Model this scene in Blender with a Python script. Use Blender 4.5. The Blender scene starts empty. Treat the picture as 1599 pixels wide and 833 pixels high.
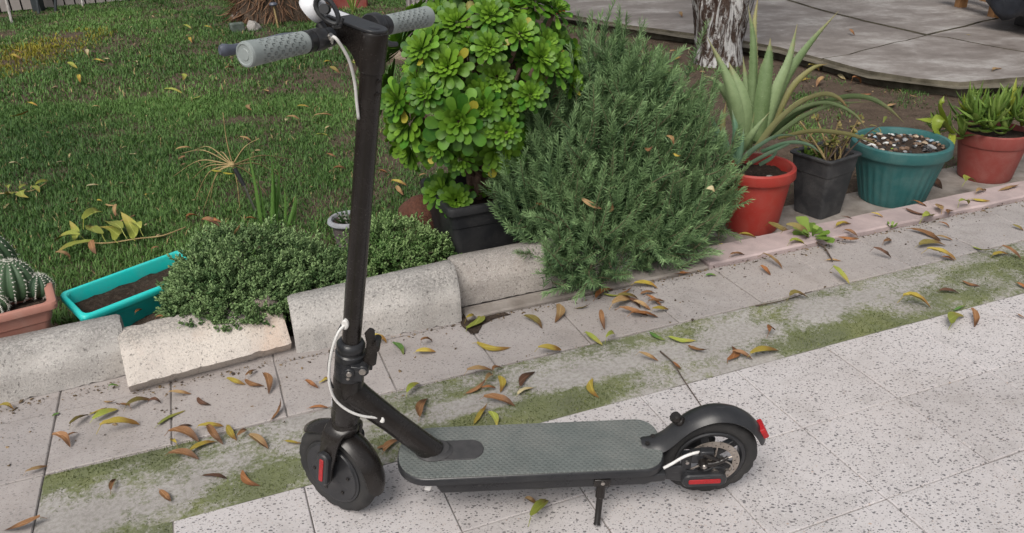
import bpy, math, random
import numpy as np
from mathutils import Vector, Matrix, Euler, noise as mnoise
R = math.radians
PI = math.pi
random.seed(7)
rng = np.random.default_rng(7)
SC = bpy.context.scene
COL = SC.collection

# ------------------------------------------------------------------ camera
F_PX, PITCH, ROLL, CAM_H = 1253.4, R(26.12), R(1.784), 1.290
PW, PH = 1599.0, 833.0
cam = bpy.data.cameras.new('camera')
cam.sensor_width = 36.0
cam.lens = F_PX / PW * 36.0
cam.clip_start = 0.05
cam.clip_end = 500.0
camo = bpy.data.objects.new('camera', cam)
COL.objects.link(camo)
camo.location = (0, 0, CAM_H)
camo.rotation_euler = (Matrix.Rotation(PI/2 - PITCH, 3, 'X') @ Matrix.Rotation(-ROLL, 3, 'Z')).to_euler()
SC.camera = camo

# ------------------------------------------------------------------ sky, sun
SUN_EL, SUN_AZ = R(52), R(-158)          # azimuth measured from +Y towards +X
w = bpy.data.worlds.new('World')
SC.world = w
w.use_nodes = True
nt = w.node_tree
sky = nt.nodes.new('ShaderNodeTexSky')
sky.sky_type = 'NISHITA'
sky.sun_disc = False
sky.sun_elevation = SUN_EL
sky.sun_rotation = SUN_AZ
sky.air_density = 1.0
sky.dust_density = 5.0
sky.ozone_density = 1.0
hs = nt.nodes.new('ShaderNodeHueSaturation')
hs.inputs['Saturation'].default_value = 0.30
nt.links.new(sky.outputs[0], hs.inputs['Color'])
nt.links.new(hs.outputs[0], nt.nodes['Background'].inputs[0])
nt.nodes['Background'].inputs[1].default_value = 0.107
sl = bpy.data.lights.new('sun', 'SUN')
sl.energy = 1.7
sl.angle = R(32)
sl.color = (1.0, 0.94, 0.86)
so = bpy.data.objects.new('sun', sl)
COL.objects.link(so)
sdir = Vector((math.sin(SUN_AZ)*math.cos(SUN_EL), math.cos(SUN_AZ)*math.cos(SUN_EL), math.sin(SUN_EL)))
so.rotation_euler = sdir.to_track_quat('Z', 'Y').to_euler()
so.location = (0, 0, 8)
SC.view_settings.view_transform = 'Standard'
SC.view_settings.look = 'None'
SC.view_settings.exposure = 0.12
SC.view_settings.gamma = 1.0

# ------------------------------------------------------------------ layout helpers
def ray(px, py):
    x = (px - PW/2)/F_PX
    y = (py - PH/2)/F_PX
    c, s = math.cos(ROLL), math.sin(ROLL)
    x, y = c*x - s*y, s*x + c*y
    return Vector((x, math.cos(PITCH) - math.sin(PITCH)*y, -math.sin(PITCH) - math.cos(PITCH)*y))
EYE = Vector((0, 0, CAM_H))
def at(px, py, z=0.0):                   # point of the level z that the photo shows at px, py
    d = ray(px, py)
    return EYE + d*((z - CAM_H)/d.z)
def atY(px, py, Y):                      # same on an upright plane at distance Y
    d = ray(px, py)
    return EYE + d*(Y/d.y)
TH = R(20.72)                            # the kerb's direction
CT, ST = math.cos(TH), math.sin(TH)
def K(u, v, z=0.0):
    return Vector((u*CT - v*ST, u*ST + v*CT, z))
def UV(p):
    return (p.x*CT + p.y*ST, -p.x*ST + p.y*CT)

# ------------------------------------------------------------------ object helpers
def tag(o, label=None, cat=None, group=None, kind=None):
    if label: o['label'] = label
    if cat: o['category'] = cat
    if group: o['group'] = group
    if kind: o['kind'] = kind
    return o
def empty(name, loc=(0, 0, 0), rz=0.0, parent=None):
    o = bpy.data.objects.new(name, None)
    COL.objects.link(o)
    o.empty_display_size = 0.05
    o.location = loc
    o.rotation_euler = (0, 0, rz)
    if parent: o.parent = parent
    return o
def link(name, me, parent=None, M=None):
    o = bpy.data.objects.new(name, me)
    COL.objects.link(o)
    if parent is not None: o.parent = parent
    if M is not None: o.matrix_basis = M
    return o

class MB:
    """collects faces for ONE mesh object"""
    def __init__(s):
        s.v, s.f, s.t, s.mi = [], [], [], []
        s.tint = 0.5
        s.m = 0
    def add(s, verts, faces, M=None):
        b = len(s.v)
        if M is not None:
            verts = [M @ Vector(p) for p in verts]
        s.v.extend([tuple(p) for p in verts])
        for f in faces:
            s.f.append(tuple(i + b for i in f))
            s.t.append(s.tint)
            s.mi.append(s.m)
        return s
    def box(s, c, size, M=None):
        x, y, z = c
        a, b, d = size[0]/2, size[1]/2, size[2]/2
        v = [(x-a,y-b,z-d),(x+a,y-b,z-d),(x+a,y+b,z-d),(x-a,y+b,z-d),(x-a,y-b,z+d),(x+a,y-b,z+d),(x+a,y+b,z+d),(x-a,y+b,z+d)]
        f = [(0,3,2,1),(4,5,6,7),(0,1,5,4),(1,2,6,5),(2,3,7,6),(3,0,4,7)]
        return s.add(v, f, M)
    def prism(s, poly, z0, z1, M=None, ch=0.0):
        """outline in XY pulled up z0..z1, optional chamfer at the top"""
        n = len(poly)
        rings = [(poly, z0)]
        if ch > 0:
            cx = sum(p[0] for p in poly)/n; cy = sum(p[1] for p in poly)/n
            rings.append((poly, z1 - ch))
            rings.append((inset(poly, ch), z1))
        else:
            rings.append((poly, z1))
        v, f = [], []
        for pl, z in rings:
            v += [(p[0], p[1], z) for p in pl]
        for k in range(len(rings)-1):
            for i in range(n):
                j = (i+1) % n
                f.append((k*n+i, k*n+j, (k+1)*n+j, (k+1)*n+i))
        f.append(tuple(reversed(range(n))))
        f.append(tuple((len(rings)-1)*n + i for i in range(n)))
        return s.add(v, f, M)
    def tube(s, path, r, n=10, M=None, cap=True, squash=1.0):
        path = [Vector(p) for p in path]
        m = len(path)
        rs = r if isinstance(r, (list, tuple)) else [r]*m
        v, f = [], []
        t0 = (path[1]-path[0]).normalized()
        ref = Vector((0, 0, 1)) if abs(t0.z) < 0.9 else Vector((1, 0, 0))
        a = t0.cross(ref).normalized()
        for i, p in enumerate(path):
            t = (path[min(i+1, m-1)] - path[max(i-1, 0)]).normalized()
            a = (a - t*a.dot(t))
            a = a.normalized() if a.length > 1e-6 else t.orthogonal().normalized()
            b = t.cross(a)
            for k in range(n):
                g = 2*PI*k/n
                v.append(p + a*math.cos(g)*rs[i] + b*math.sin(g)*rs[i]*squash)
        for i in range(m-1):
            for k in range(n):
                k2 = (k+1) % n
                f.append((i*n+k, i*n+k2, (i+1)*n+k2, (i+1)*n+k))
        if cap:
            f.append(tuple(reversed(range(n))))
            f.append(tuple((m-1)*n+k for k in range(n)))
        return s.add(v, f, M)
    def lathe(s, prof, n=24, M=None, closed=False, mod=None, a0=0, a1=2*PI):
        """profile [(r,z)] round Z"""
        v, f = [], []
        full = abs(a1-a0-2*PI) < 1e-6
        cols = n if full else n+1
        for (r, z) in prof:
            for k in range(cols):
                g = a0 + (a1-a0)*k/n
                rr = r*(mod(g, z) if mod else 1.0)
                v.append((rr*math.cos(g), rr*math.sin(g), z))
        m = len(prof)
        for i in range(m - (0 if closed else 1)):
            i2 = (i+1) % m
            for k in range(n):
                k2 = (k+1) % cols
                f.append((i*cols+k, i*cols+k2, i2*cols+k2, i2*cols+k))
        if not closed and full:
            if prof[0][0] > 1e-6: f.append(tuple(reversed(range(cols))))
            if prof[-1][0] > 1e-6: f.append(tuple((m-1)*cols+k for k in range(cols)))
        return s.add(v, f, M)
    def sweep(s, path, sect, ups, M=None):
        """path of points, closed section [(side, up)], ups per point; side = fixed Y"""
        v, f = [], []
        n = len(sect)
        for p, (upv, sd) in zip(path, ups):
            for (a, b) in sect:
                v.append(Vector(p) + sd*a + upv*b)
        for i in range(len(path)-1):
            for k in range(n):
                k2 = (k+1) % n
                f.append((i*n+k, i*n+k2, (i+1)*n+k2, (i+1)*n+k))
        f.append(tuple(reversed(range(n))))
        f.append(tuple((len(path)-1)*n+k for k in range(n)))
        return s.add(v, f, M)
    def mesh(s, name, mats, smooth=40):
        me = bpy.data.meshes.new(name)
        me.from_pydata([tuple(p) for p in s.v], [], s.f)
        for m in (mats if isinstance(mats, (list, tuple)) else [mats]):
            me.materials.append(m)
        if len(set(s.mi)) > 1:
            me.polygons.foreach_set('material_index', s.mi)
        at_ = me.attributes.new('tint', 'FLOAT', 'FACE')
        at_.data.foreach_set('value', s.t)
        if smooth:
            me.polygons.foreach_set('use_smooth', [True]*len(s.f))
            if smooth < 180: me.set_sharp_from_angle(angle=R(smooth))
        me.update()
        return me
    def build(s, name, mats, parent=None, M=None, smooth=40, bevel=0.0, seg=2):
        o = link(name, s.mesh(name, mats, smooth), parent, M)
        if bevel:
            b = o.modifiers.new('bevel', 'BEVEL')
            b.width = bevel; b.segments = seg; b.limit_method = 'ANGLE'; b.angle_limit = R(35)
        return o

def inset(poly, d):
    n = len(poly)
    out = []
    for i in range(n):
        p0, p1, p2 = Vector(poly[i-1][:2]), Vector(poly[i][:2]), Vector(poly[(i+1) % n][:2])
        e1 = (p1-p0).normalized(); e2 = (p2-p1).normalized()
        n1 = Vector((-e1.y, e1.x)); n2 = Vector((-e2.y, e2.x))
        b = (n1+n2)
        b = b.normalized() if b.length > 1e-6 else n1
        k = d/max(0.35, b.dot(n1))
        out.append((p1.x+b.x*k, p1.y+b.y*k))
    return out
def rrect(x0, x1, y0, y1, rad, n=6):
    """counter-clockwise rounded rectangle; rad = (r at x0 corners, r at x1 corners)"""
    ra, rb = rad if isinstance(rad, tuple) else (rad, rad)
    out = []
    for cx, cy, r, a in ((x1-rb, y0+rb, rb, -90), (x1-rb, y1-rb, rb, 0), (x0+ra, y1-ra, ra, 90), (x0+ra, y0+ra, ra, 180)):
        for k in range(n+1):
            g = R(a + 90*k/n)
            out.append((cx+r*math.cos(g), cy+r*math.sin(g)))
    return out
def smoothpath(pts, n=6):
    """Catmull-Rom through pts"""
    pts = [Vector(p) for p in pts]
    P = [pts[0]*2-pts[1]] + pts + [pts[-1]*2-pts[-2]]
    out = []
    for i in range(1, len(P)-2):
        for k in range(n):
            t = k/n
            a, b, c, d = P[i-1], P[i], P[i+1], P[i+2]
            out.append(0.5*((2*b) + (c-a)*t + (2*a-5*b+4*c-d)*t*t + (3*b-a-3*c+d)*t**3))
    out.append(pts[-1])
    return out
def axes(o, x, y, z):
    return Matrix(((x[0], y[0], z[0], o[0]), (x[1], y[1], z[1], o[1]), (x[2], y[2], z[2], o[2]), (0, 0, 0, 1)))
def frame(o, x, zhint):
    x = Vector(x).normalized()
    z = Vector(zhint)
    z = z - x*z.dot(x)
    z = z.normalized() if z.length > 1e-5 else x.orthogonal().normalized()
    y = z.cross(x)
    return axes(Vector(o), x, y, z)

# ------------------------------------------------------------------ materials
class NT:
    def __init__(s, name):
        s.m = bpy.data.materials.new(name)
        s.m.use_nodes = True
        s.t = s.m.node_tree
        s.b = s.t.nodes['Principled BSDF']
    def n(s, typ, **kw):
        nd = s.t.nodes.new('ShaderNode' + typ)
        for k, v in kw.items():
            if k in nd.inputs.keys() if hasattr(nd.inputs, 'keys') else False:
                pass
            setattr(nd, k, v)
        return nd
    def l(s, a, b):
        s.t.links.new(a, b)
    def coords(s, kind='Object'):
        if kind == 'World':
            return s.n('NewGeometry').outputs['Position']
        return s.n('TexCoord').outputs[kind]
    def noise(s, vec, scale, detail=4, rough=0.55, dist=0.0):
        nd = s.n('TexNoise')
        nd.inputs['Scale'].default_value = scale
        nd.inputs['Detail'].default_value = detail
        nd.inputs['Roughness'].default_value = rough
        nd.inputs['Distortion'].default_value = dist
        if vec is not None: s.l(vec, nd.inputs['Vector'])
        return nd
    def ramp(s, fac, stops):
        nd = s.n('ValToRGB')
        el = nd.color_ramp.elements
        while len(el) < len(stops): el.new(0.5)
        for e, (p, c) in zip(el, stops):
            e.position = p
            e.color = (c, c, c, 1) if isinstance(c, (int, float)) else (*c, 1)
        s.l(fac, nd.inputs['Fac'])
        return nd.outputs['Color']
    def mix(s, fac, a, b, mode='MIX'):
        nd = s.n('MixRGB', blend_type=mode)
        for k, val in ((0, fac), (1, a), (2, b)):
            if isinstance(val, (int, float)): nd.inputs[k].default_value = val if k == 0 else (val, val, val, 1)
            elif isinstance(val, tuple): nd.inputs[k].default_value = (*val, 1)
            else: s.l(val, nd.inputs[k])
        return nd.outputs[0]
    def math(s, op, a, b=None):
        nd = s.n('Math', operation=op)
        for k, val in ((0, a), (1, b)):
            if val is None: continue
            if isinstance(val, (int, float)): nd.inputs[k].default_value = val
            else: s.l(val, nd.inputs[k])
        return nd.outputs[0]
    def mapping(s, vec, scale=(1, 1, 1), rot=(0, 0, 0)):
        nd = s.n('Mapping')
        nd.inputs['Scale'].default_value = scale
        nd.inputs['Rotation'].default_value = rot
        s.l(vec, nd.inputs['Vector'])
        return nd.outputs[0]
    def bump(s, h, strength=0.3, dist=0.01):
        nd = s.n('Bump')
        nd.inputs['Strength'].default_value = strength
        nd.inputs['Distance'].default_value = dist
        s.l(h, nd.inputs['Height'])
        s.l(nd.outputs[0], s.b.inputs['Normal'])
    def col(s, c):
        if isinstance(c, tuple): s.b.inputs['Base Color'].default_value = (*c, 1)
        else: s.l(c, s.b.inputs['Base Color'])
    def set(s, **kw):
        for k, v in kw.items():
            s.b.inputs[k.replace('_', ' ')].default_value = v
        return s

def plain(name, c, rough=0.5, c2=None, scale=30, bump=0.08, bscale=300, bdist=0.002, metal=0.0, coords='Object', spec=0.5, lo=0.35, hi=0.65):
    k = NT(name)
    v = k.coords(coords)
    n1 = k.noise(v, scale, 5, 0.6)
    c2 = c2 or tuple(x*0.7 for x in c)
    k.col(k.ramp(n1.outputs['Fac'], [(lo, c2), (hi, c)]))
    n2 = k.noise(v, bscale, 3, 0.6)
    k.l(k.ramp(n1.outputs['Fac'], [(0.3, min(1, rough*1.2)), (0.7, rough*0.85)]), k.b.inputs['Roughness'])
    if bump: k.bump(n2.outputs['Fac'], bump, bdist)
    k.set(Metallic=metal, Specular_IOR_Level=spec)
    return k.m

def leafmat(name, lo, hi, rough=0.5, trans=0.15, mode='tint', spec=0.4, scale=60, vein=None):
    """foliage: colour runs lo..hi with a value of the leaf itself (face value or object random)"""
    k = NT(name)
    if mode == 'tint':
        a = k.n('Attribute'); a.attribute_name = 'tint'
        f = a.outputs['Fac']
    else:
        f = k.n('ObjectInfo').outputs['Random']
    n1 = k.noise(k.coords('World'), scale, 3)
    f2 = k.math('ADD', k.math('MULTIPLY', f, 0.75), k.math('MULTIPLY', n1.outputs['Fac'], 0.25))
    c = k.ramp(f2, [(0.1, lo), (0.9, hi)])
    k.col(c)
    k.set(Roughness=rough, Specular_IOR_Level=spec)
    if trans:
        tr = k.n('BsdfTranslucent')
        k.l(c, tr.inputs['Color'])
        mx = k.n('MixShader')
        mx.inputs[0].default_value = trans
        k.l(k.b.outputs[0], mx.inputs[1]); k.l(tr.outputs[0], mx.inputs[2])
        out = [n for n in k.t.nodes if n.type == 'OUTPUT_MATERIAL'][0]
        k.l(mx.outputs[0], out.inputs['Surface'])
    return k.m

def aloemat(name, lo, hi, tip):
    k = NT(name)
    v = k.coords('World')
    rnd = k.n('ObjectInfo').outputs['Random']
    a = k.noise(v, 26, 5, 0.65)
    b = k.noise(v, 140, 4, 0.7)
    f = k.math('ADD', k.math('MULTIPLY', rnd, 0.5), k.math('MULTIPLY', a.outputs['Fac'], 0.6))
    c = k.ramp(f, [(0.2, lo), (0.85, hi)])
    c = k.mix(k.ramp(b.outputs['Fac'], [(0.6, 0.0), (0.7, 0.4)]), c, tuple(min(1, x*1.5) for x in hi))
    at_ = k.n('Attribute'); at_.attribute_name = 'tint'
    g = k.math('ADD', at_.outputs['Fac'], k.math('MULTIPLY', k.math('SUBTRACT', a.outputs['Fac'], 0.5), 0.5))
    c = k.mix(k.ramp(g, [(0.70, 0.0), (1.0, 0.85)]), c, tip)
    k.col(c)
    k.bump(a.outputs['Fac'], 0.15, 0.004)
    k.set(Roughness=0.5, Specular_IOR_Level=0.3)
    return k.m

def terrazzo(name, base, base2, chip_amt, dirt, scale=95.0):
    k = NT(name)
    v = k.coords('World')
    wob = k.noise(v, 60, 2)
    vv = k.mix(0.006, v, wob.outputs['Color'], 'ADD')
    big = k.noise(v, 2.2, 5, 0.65)
    fine = k.noise(v, 420, 3)
    ground = k.ramp(big.outputs['Fac'], [(0.3, base2), (0.7, base)])
    ground = k.mix(k.math('MULTIPLY', fine.outputs['Fac'], 0.35), ground, tuple(x*0.72 for x in base))
    c = ground
    for sc, thr, keep in ((scale*.80, 0.34, 0.84), (scale*1.35, 0.35, 0.70), (scale*2.6, 0.36, 0.55)):
        vo = k.n('TexVoronoi', feature='F1')
        vo.inputs['Scale'].default_value = sc
        mp = k.mapping(vv, (1.0, 1.45, 1.0), (0, 0, 0.4 + sc*0.01))
        k.l(mp, vo.inputs['Vector'])
        sep = k.n('SeparateColor')
        k.l(vo.outputs['Color'], sep.inputs[0])
        size = k.math('MULTIPLY', sep.outputs[1], 0.17)
        inside = k.math('LESS_THAN', vo.outputs['Distance'], k.math('ADD', size, thr-0.18))
        has = k.math('GREATER_THAN', sep.outputs[0], 1-keep)
        mask = k.math('MULTIPLY', inside, has)
        chip = k.ramp(sep.outputs[2], [(0.0, (0.065, 0.066, 0.076)), (0.30, (0.13, 0.125, 0.135)), (0.52, (0.23, 0.215, 0.215)), (0.70, (0.24, 0.165, 0.145)), (0.80, (0.48, 0.35, 0.27)), (0.90, (0.72, 0.70, 0.69))])
        chip_n = [n for n in k.t.nodes if n.type == 'VALTORGB'][-1]
        chip_n.color_ramp.interpolation = 'CONSTANT'
        c = k.mix(k.math('MULTIPLY', mask, chip_amt), c, chip)
    d = k.noise(v, 5.5, 6, 0.7, 0.4)
    c = k.mix(k.math('MULTIPLY', k.ramp(d.outputs['Fac'], [(0.48, 0.0), (0.75, 1.0)]), dirt), c, (0.20, 0.18, 0.165))
    d2 = k.noise(v, 1.3, 4, 0.6)
    c = k.mix(k.math('MULTIPLY', k.ramp(d2.outputs['Fac'], [(0.4, 0.0), (0.7, 1.0)]), dirt*0.5), c, (0.40, 0.33, 0.28))
    oi = k.n('ObjectInfo')
    c = k.mix(1.0, c, k.ramp(oi.outputs['Random'], [(0, 0.9), (1, 1.0)]), 'MULTIPLY')
    k.col(c)
    k.l(k.ramp(d.outputs['Fac'], [(0.3, 0.5), (0.7, 0.75)]), k.b.inputs['Roughness'])
    k.bump(fine.outputs['Fac'], 0.15, 0.002)
    k.set(Specular_IOR_Level=0.3)
    return k.m

def mossy(name):
    k = NT(name)
    v = k.coords('Object')
    sep = k.n('SeparateXYZ'); k.l(v, sep.inputs[0])
    big = k.noise(v, 2.6, 6, 0.65, 0.5)
    fine = k.noise(v, 90, 5, 0.7)
    grain = k.noise(v, 500, 3)
    con = k.ramp(big.outputs['Fac'], [(0.3, (0.33, 0.31, 0.295)), (0.7, (0.47, 0.45, 0.43))])
    con = k.mix(k.ramp(fine.outputs['Fac'], [(0.42, 0.0), (0.62, 0.6)]), con, (0.24, 0.225, 0.205))
    # moss: the strip's own 'moss' value (thicker at the edges and in blots), broken up finely
    at_ = k.n('Attribute'); at_.attribute_name = 'moss'
    f3 = k.noise(v, 36, 6, 0.75)
    amt = k.math('ADD', at_.outputs['Fac'], k.math('ADD', k.math('MULTIPLY', k.math('SUBTRACT', fine.outputs['Fac'], 0.5), 0.9), k.math('MULTIPLY', k.math('SUBTRACT', f3.outputs['Fac'], 0.5), 1.2)))
    mask = k.ramp(amt, [(0.36, 0.0), (0.72, 0.85)])
    tone = k.noise(v, 5, 3)
    moss = k.ramp(tone.outputs['Fac'], [(0.3, (0.12, 0.14, 0.065)), (0.5, (0.16, 0.19, 0.07)), (0.7, (0.23, 0.25, 0.075))])
    moss = k.mix(k.math('MULTIPLY', grain.outputs['Fac'], 0.5), moss, (0.07, 0.085, 0.035))
    k.col(k.mix(mask, con, moss))
    h = k.math('ADD', fine.outputs['Fac'], k.math('MULTIPLY', grain.outputs['Fac'], 0.6))
    k.bump(h, 0.5, 0.005)
    k.set(Roughness=0.9, Specular_IOR_Level=0.15)
    return k.m

def soilmat(name, c1, c2, c3):
    k = NT(name)
    v = k.coords('World')
    a = k.noise(v, 9, 6, 0.7)
    b = k.noise(v, 70, 5, 0.75)
    c = k.ramp(a.outputs['Fac'], [(0.3, c1), (0.7, c2)])
    c = k.mix(k.ramp(b.outputs['Fac'], [(0.5, 0.0), (0.7, 0.8)]), c, c3)
    k.col(c)
    k.bump(k.math('ADD', a.outputs['Fac'], b.outputs['Fac']), 0.8, 0.02)
    k.set(Roughness=0.95, Specular_IOR_Level=0.1)
    return k.m

def kerbmat(name, hi, lo, stain):
    k = NT(name)
    v = k.coords('Object')
    a = k.noise(v, 7, 6, 0.7, 0.3)
    b = k.noise(v, 160, 4, 0.7)
    c = k.ramp(a.outputs['Fac'], [(0.3, lo), (0.65, hi)])
    c = k.mix(k.ramp(b.outputs['Fac'], [(0.55, 0.0), (0.68, 0.75)]), c, tuple(x*0.45 for x in lo))
    s = k.noise(v, 4, 4, 0.6, 0.6)
    c = k.mix(k.ramp(s.outputs['Fac'], [(0.52, 0.0), (0.72, 0.55)]), c, stain)
    pit = k.noise(v, 95, 3, 0.8)
    pm = k.ramp(pit.outputs['Fac'], [(0.60, 0.0), (0.68, 1.0)])
    c = k.mix(k.math('MULTIPLY', pm, 0.7), c, (0.08, 0.075, 0.07))
    wt = k.noise(v, 240, 3, 0.7)
    c = k.mix(k.ramp(wt.outputs['Fac'], [(0.56, 0.0), (0.66, 0.5)]), c, (0.70, 0.68, 0.65))
    sp = k.n('SeparateXYZ'); k.l(v, sp.inputs[0])
    crust = k.ramp(k.math('ADD', k.math('MULTIPLY', sp.outputs[2], 5.0), k.math('MULTIPLY', s.outputs['Fac'], 0.5)), [(0.80, 0.0), (1.15, 0.6)])
    gr = k.noise(v, 130, 4, 0.8)
    c = k.mix(k.math('MULTIPLY', crust, k.ramp(gr.outputs['Fac'], [(0.4, 0.1), (0.6, 1.0)])), c, (0.13, 0.13, 0.125))
    k.col(c)
    k.bump(k.math('SUBTRACT', k.math('ADD', k.math('MULTIPLY', a.outputs['Fac'], 1.5), b.outputs['Fac']), pm), 0.55, 0.006)
    k.set(Roughness=0.88, Specular_IOR_Level=0.2)
    return k.m

def slabmat(name):
    k = NT(name)
    v = k.coords('World')
    m = k.mapping(v, (0.9, 1.2, 1), (0, 0, -0.35))
    a = k.noise(m, 2.3, 9, 0.7, 0.25)
    b = k.noise(v, 18, 6, 0.7)
    c = k.ramp(a.outputs['Fac'], [(0.34, (0.15, 0.127, 0.113)), (0.50, (0.24, 0.215, 0.20)), (0.62, (0.35, 0.33, 0.315)), (0.78, (0.46, 0.44, 0.425))])
    c = k.mix(k.ramp(b.outputs['Fac'], [(0.45, 0.0), (0.7, 0.5)]), c, (0.16, 0.14, 0.125))
    k.col(c)
    k.l(k.ramp(a.outputs['Fac'], [(0.35, 0.55), (0.6, 0.85)]), k.b.inputs['Roughness'])
    k.bump(b.outputs['Fac'], 0.35, 0.01)
    k.set(Specular_IOR_Level=0.3)
    return k.m

def barkmat(name, white):
    k = NT(name)
    v = k.coords('Object')
    m = k.mapping(v, (1, 1, 0.28))
    a = k.noise(m, 16, 6, 0.7, 0.6)
    b = k.noise(m, 45, 5, 0.7)
    if white:
        c = k.ramp(b.outputs['Fac'], [(0.35, (0.035, 0.022, 0.018)), (0.65, (0.11, 0.075, 0.06))])
        p = k.noise(m, 19, 7, 0.78, 0.9)
        c = k.mix(k.ramp(p.outputs['Fac'], [(0.47, 0.0), (0.57, 1.0)]), c, (0.62, 0.615, 0.61))
    else:
        c = k.ramp(b.outputs['Fac'], [(0.35, (0.09, 0.075, 0.07)), (0.5, (0.30, 0.27, 0.26)), (0.65, (0.46, 0.43, 0.42))])
    k.col(c)
    k.bump(k.math('ADD', a.outputs['Fac'], b.outputs['Fac']), 0.9, 0.03)
    k.set(Roughness=0.9, Specular_IOR_Level=0.15)
    return k.m

def deckmat(name):
    """grey-green rubber mat with rows of short raised dashes"""
    k = NT(name)
    v = k.coords('Object')
    sep = k.n('SeparateXYZ'); k.l(v, sep.inputs[0])
    X = k.math('MULTIPLY', sep.outputs[0], 78.0)
    Y = k.math('MULTIPLY', sep.outputs[1], 150.0)
    row = k.math('FLOOR', Y)
    off = k.math('MULTIPLY', k.math('MODULO', k.math('ABSOLUTE', row), 2.0), 0.5)
    fx = k.math('FRACT', k.math('ADD', X, off))
    fy = k.math('FRACT', Y)
    dx = k.math('MULTIPLY', k.math('ABSOLUTE', k.math('SUBTRACT', fx, 0.5)), 1.3)
    dy = k.math('ABSOLUTE', k.math('SUBTRACT', fy, 0.5))
    d = k.math('MAXIMUM', dx, dy)
    h = k.ramp(d, [(0.24, 1.0), (0.36, 0.0)])
    n1 = k.noise(v, 18, 5, 0.6)
    c = k.ramp(n1.outputs['Fac'], [(0.3, (0.112, 0.128, 0.124)), (0.7, (0.150, 0.168, 0.162))])
    c = k.mix(k.math('MULTIPLY', h, 0.30), c, (0.065, 0.075, 0.073))
    du = k.noise(v, 5, 6, 0.7, 0.6); d2 = k.noise(v, 190, 3, 0.7)
    c = k.mix(k.math('MULTIPLY', k.ramp(du.outputs['Fac'], [(0.42, 0.0), (0.72, 0.55)]), k.ramp(d2.outputs['Fac'], [(0.4, 0.2), (0.62, 1.0)])), c, (0.26, 0.25, 0.23))
    k.col(c)
    k.bump(h, 0.6, 0.002)
    k.set(Roughness=0.6, Specular_IOR_Level=0.35)
    return k.m
def gripmat(name):
    k = NT(name)
    v = k.coords('UV') if False else k.coords('Object')
    n1 = k.noise(v, 40, 3)
    sp = k.n('SeparateXYZ'); k.l(v, sp.inputs[0])
    ang = k.math('MULTIPLY', k.math('ARCTAN2', sp.outputs[1], sp.outputs[0]), 9.0)
    zz = k.math('MULTIPLY', sp.outputs[2], 440.0)
    dia = k.math('MULTIPLY', k.math('SINE', ang), k.math('SINE', zz))
    zone = k.math('MULTIPLY', k.math('GREATER_THAN', sp.outputs[2], 0.012), k.math('LESS_THAN', sp.outputs[2], 0.098))
    h = k.math('MULTIPLY', k.ramp(dia, [(0.15, 0.0), (0.6, 1.0)]), zone)
    c = k.ramp(n1.outputs['Fac'], [(0.3, (0.25, 0.285, 0.28)), (0.7, (0.31, 0.345, 0.34))])
    k.col(k.mix(k.math('MULTIPLY', h, 0.35), c, (0.16, 0.18, 0.175)))
    k.bump(h, 0.9, -0.004)
    k.set(Roughness=0.5, Specular_IOR_Level=0.4)
    return k.m

M = {}
M['tile'] = terrazzo('terrazzo', (0.645, 0.615, 0.62), (0.545, 0.515, 0.515), 0.82, 0.40)
M['tile_worn'] = terrazzo('terrazzo_worn', (0.47, 0.435, 0.425), (0.355, 0.328, 0.318), 0.50, 0.55, 110)
M['grout'] = plain('grout', (0.42, 0.39, 0.375), 0.95, (0.15, 0.135, 0.12), 6, 0.4, 200, coords='World')
M['moss'] = mossy('mossy_concrete')
M['soil'] = soilmat('dark_soil', (0.035, 0.026, 0.021), (0.085, 0.063, 0.05), (0.13, 0.10, 0.08))
M['earth'] = soilmat('brown_earth', (0.07, 0.053, 0.04), (0.15, 0.11, 0.085), (0.21, 0.165, 0.12))
M['kerb'] = kerbmat('kerb_concrete', (0.55, 0.52, 0.49), (0.41, 0.395, 0.38), (0.32, 0.30, 0.28))
M['kerb_warm'] = kerbmat('kerb_concrete_warm', (0.66, 0.60, 0.54), (0.52, 0.47, 0.43), (0.58, 0.42, 0.32))
M['kerb_dull'] = kerbmat('kerb_concrete_dull', (0.46, 0.42, 0.385), (0.33, 0.30, 0.28), (0.30, 0.22, 0.18))
M['pink'] = plain('pink_cement', (0.50, 0.40, 0.39), 0.8, (0.36, 0.29, 0.285), 8, 0.4, 120, 0.004, coords='World')
M['ledge'] = plain('ledge_concrete', (0.30, 0.27, 0.245), 0.9, (0.17, 0.145, 0.125), 9, 0.5, 90, 0.005, coords='World')
M['slab'] = slabmat('old_concrete')
M['slab_side'] = plain('slab_side', (0.17, 0.15, 0.11), 0.95, (0.06, 0.052, 0.035), 6, 0.6, 60, 0.01, coords='World')
M['bark_white'] = barkmat('limewashed_bark', True)
M['bark_grey'] = barkmat('grey_bark', False)
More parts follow.
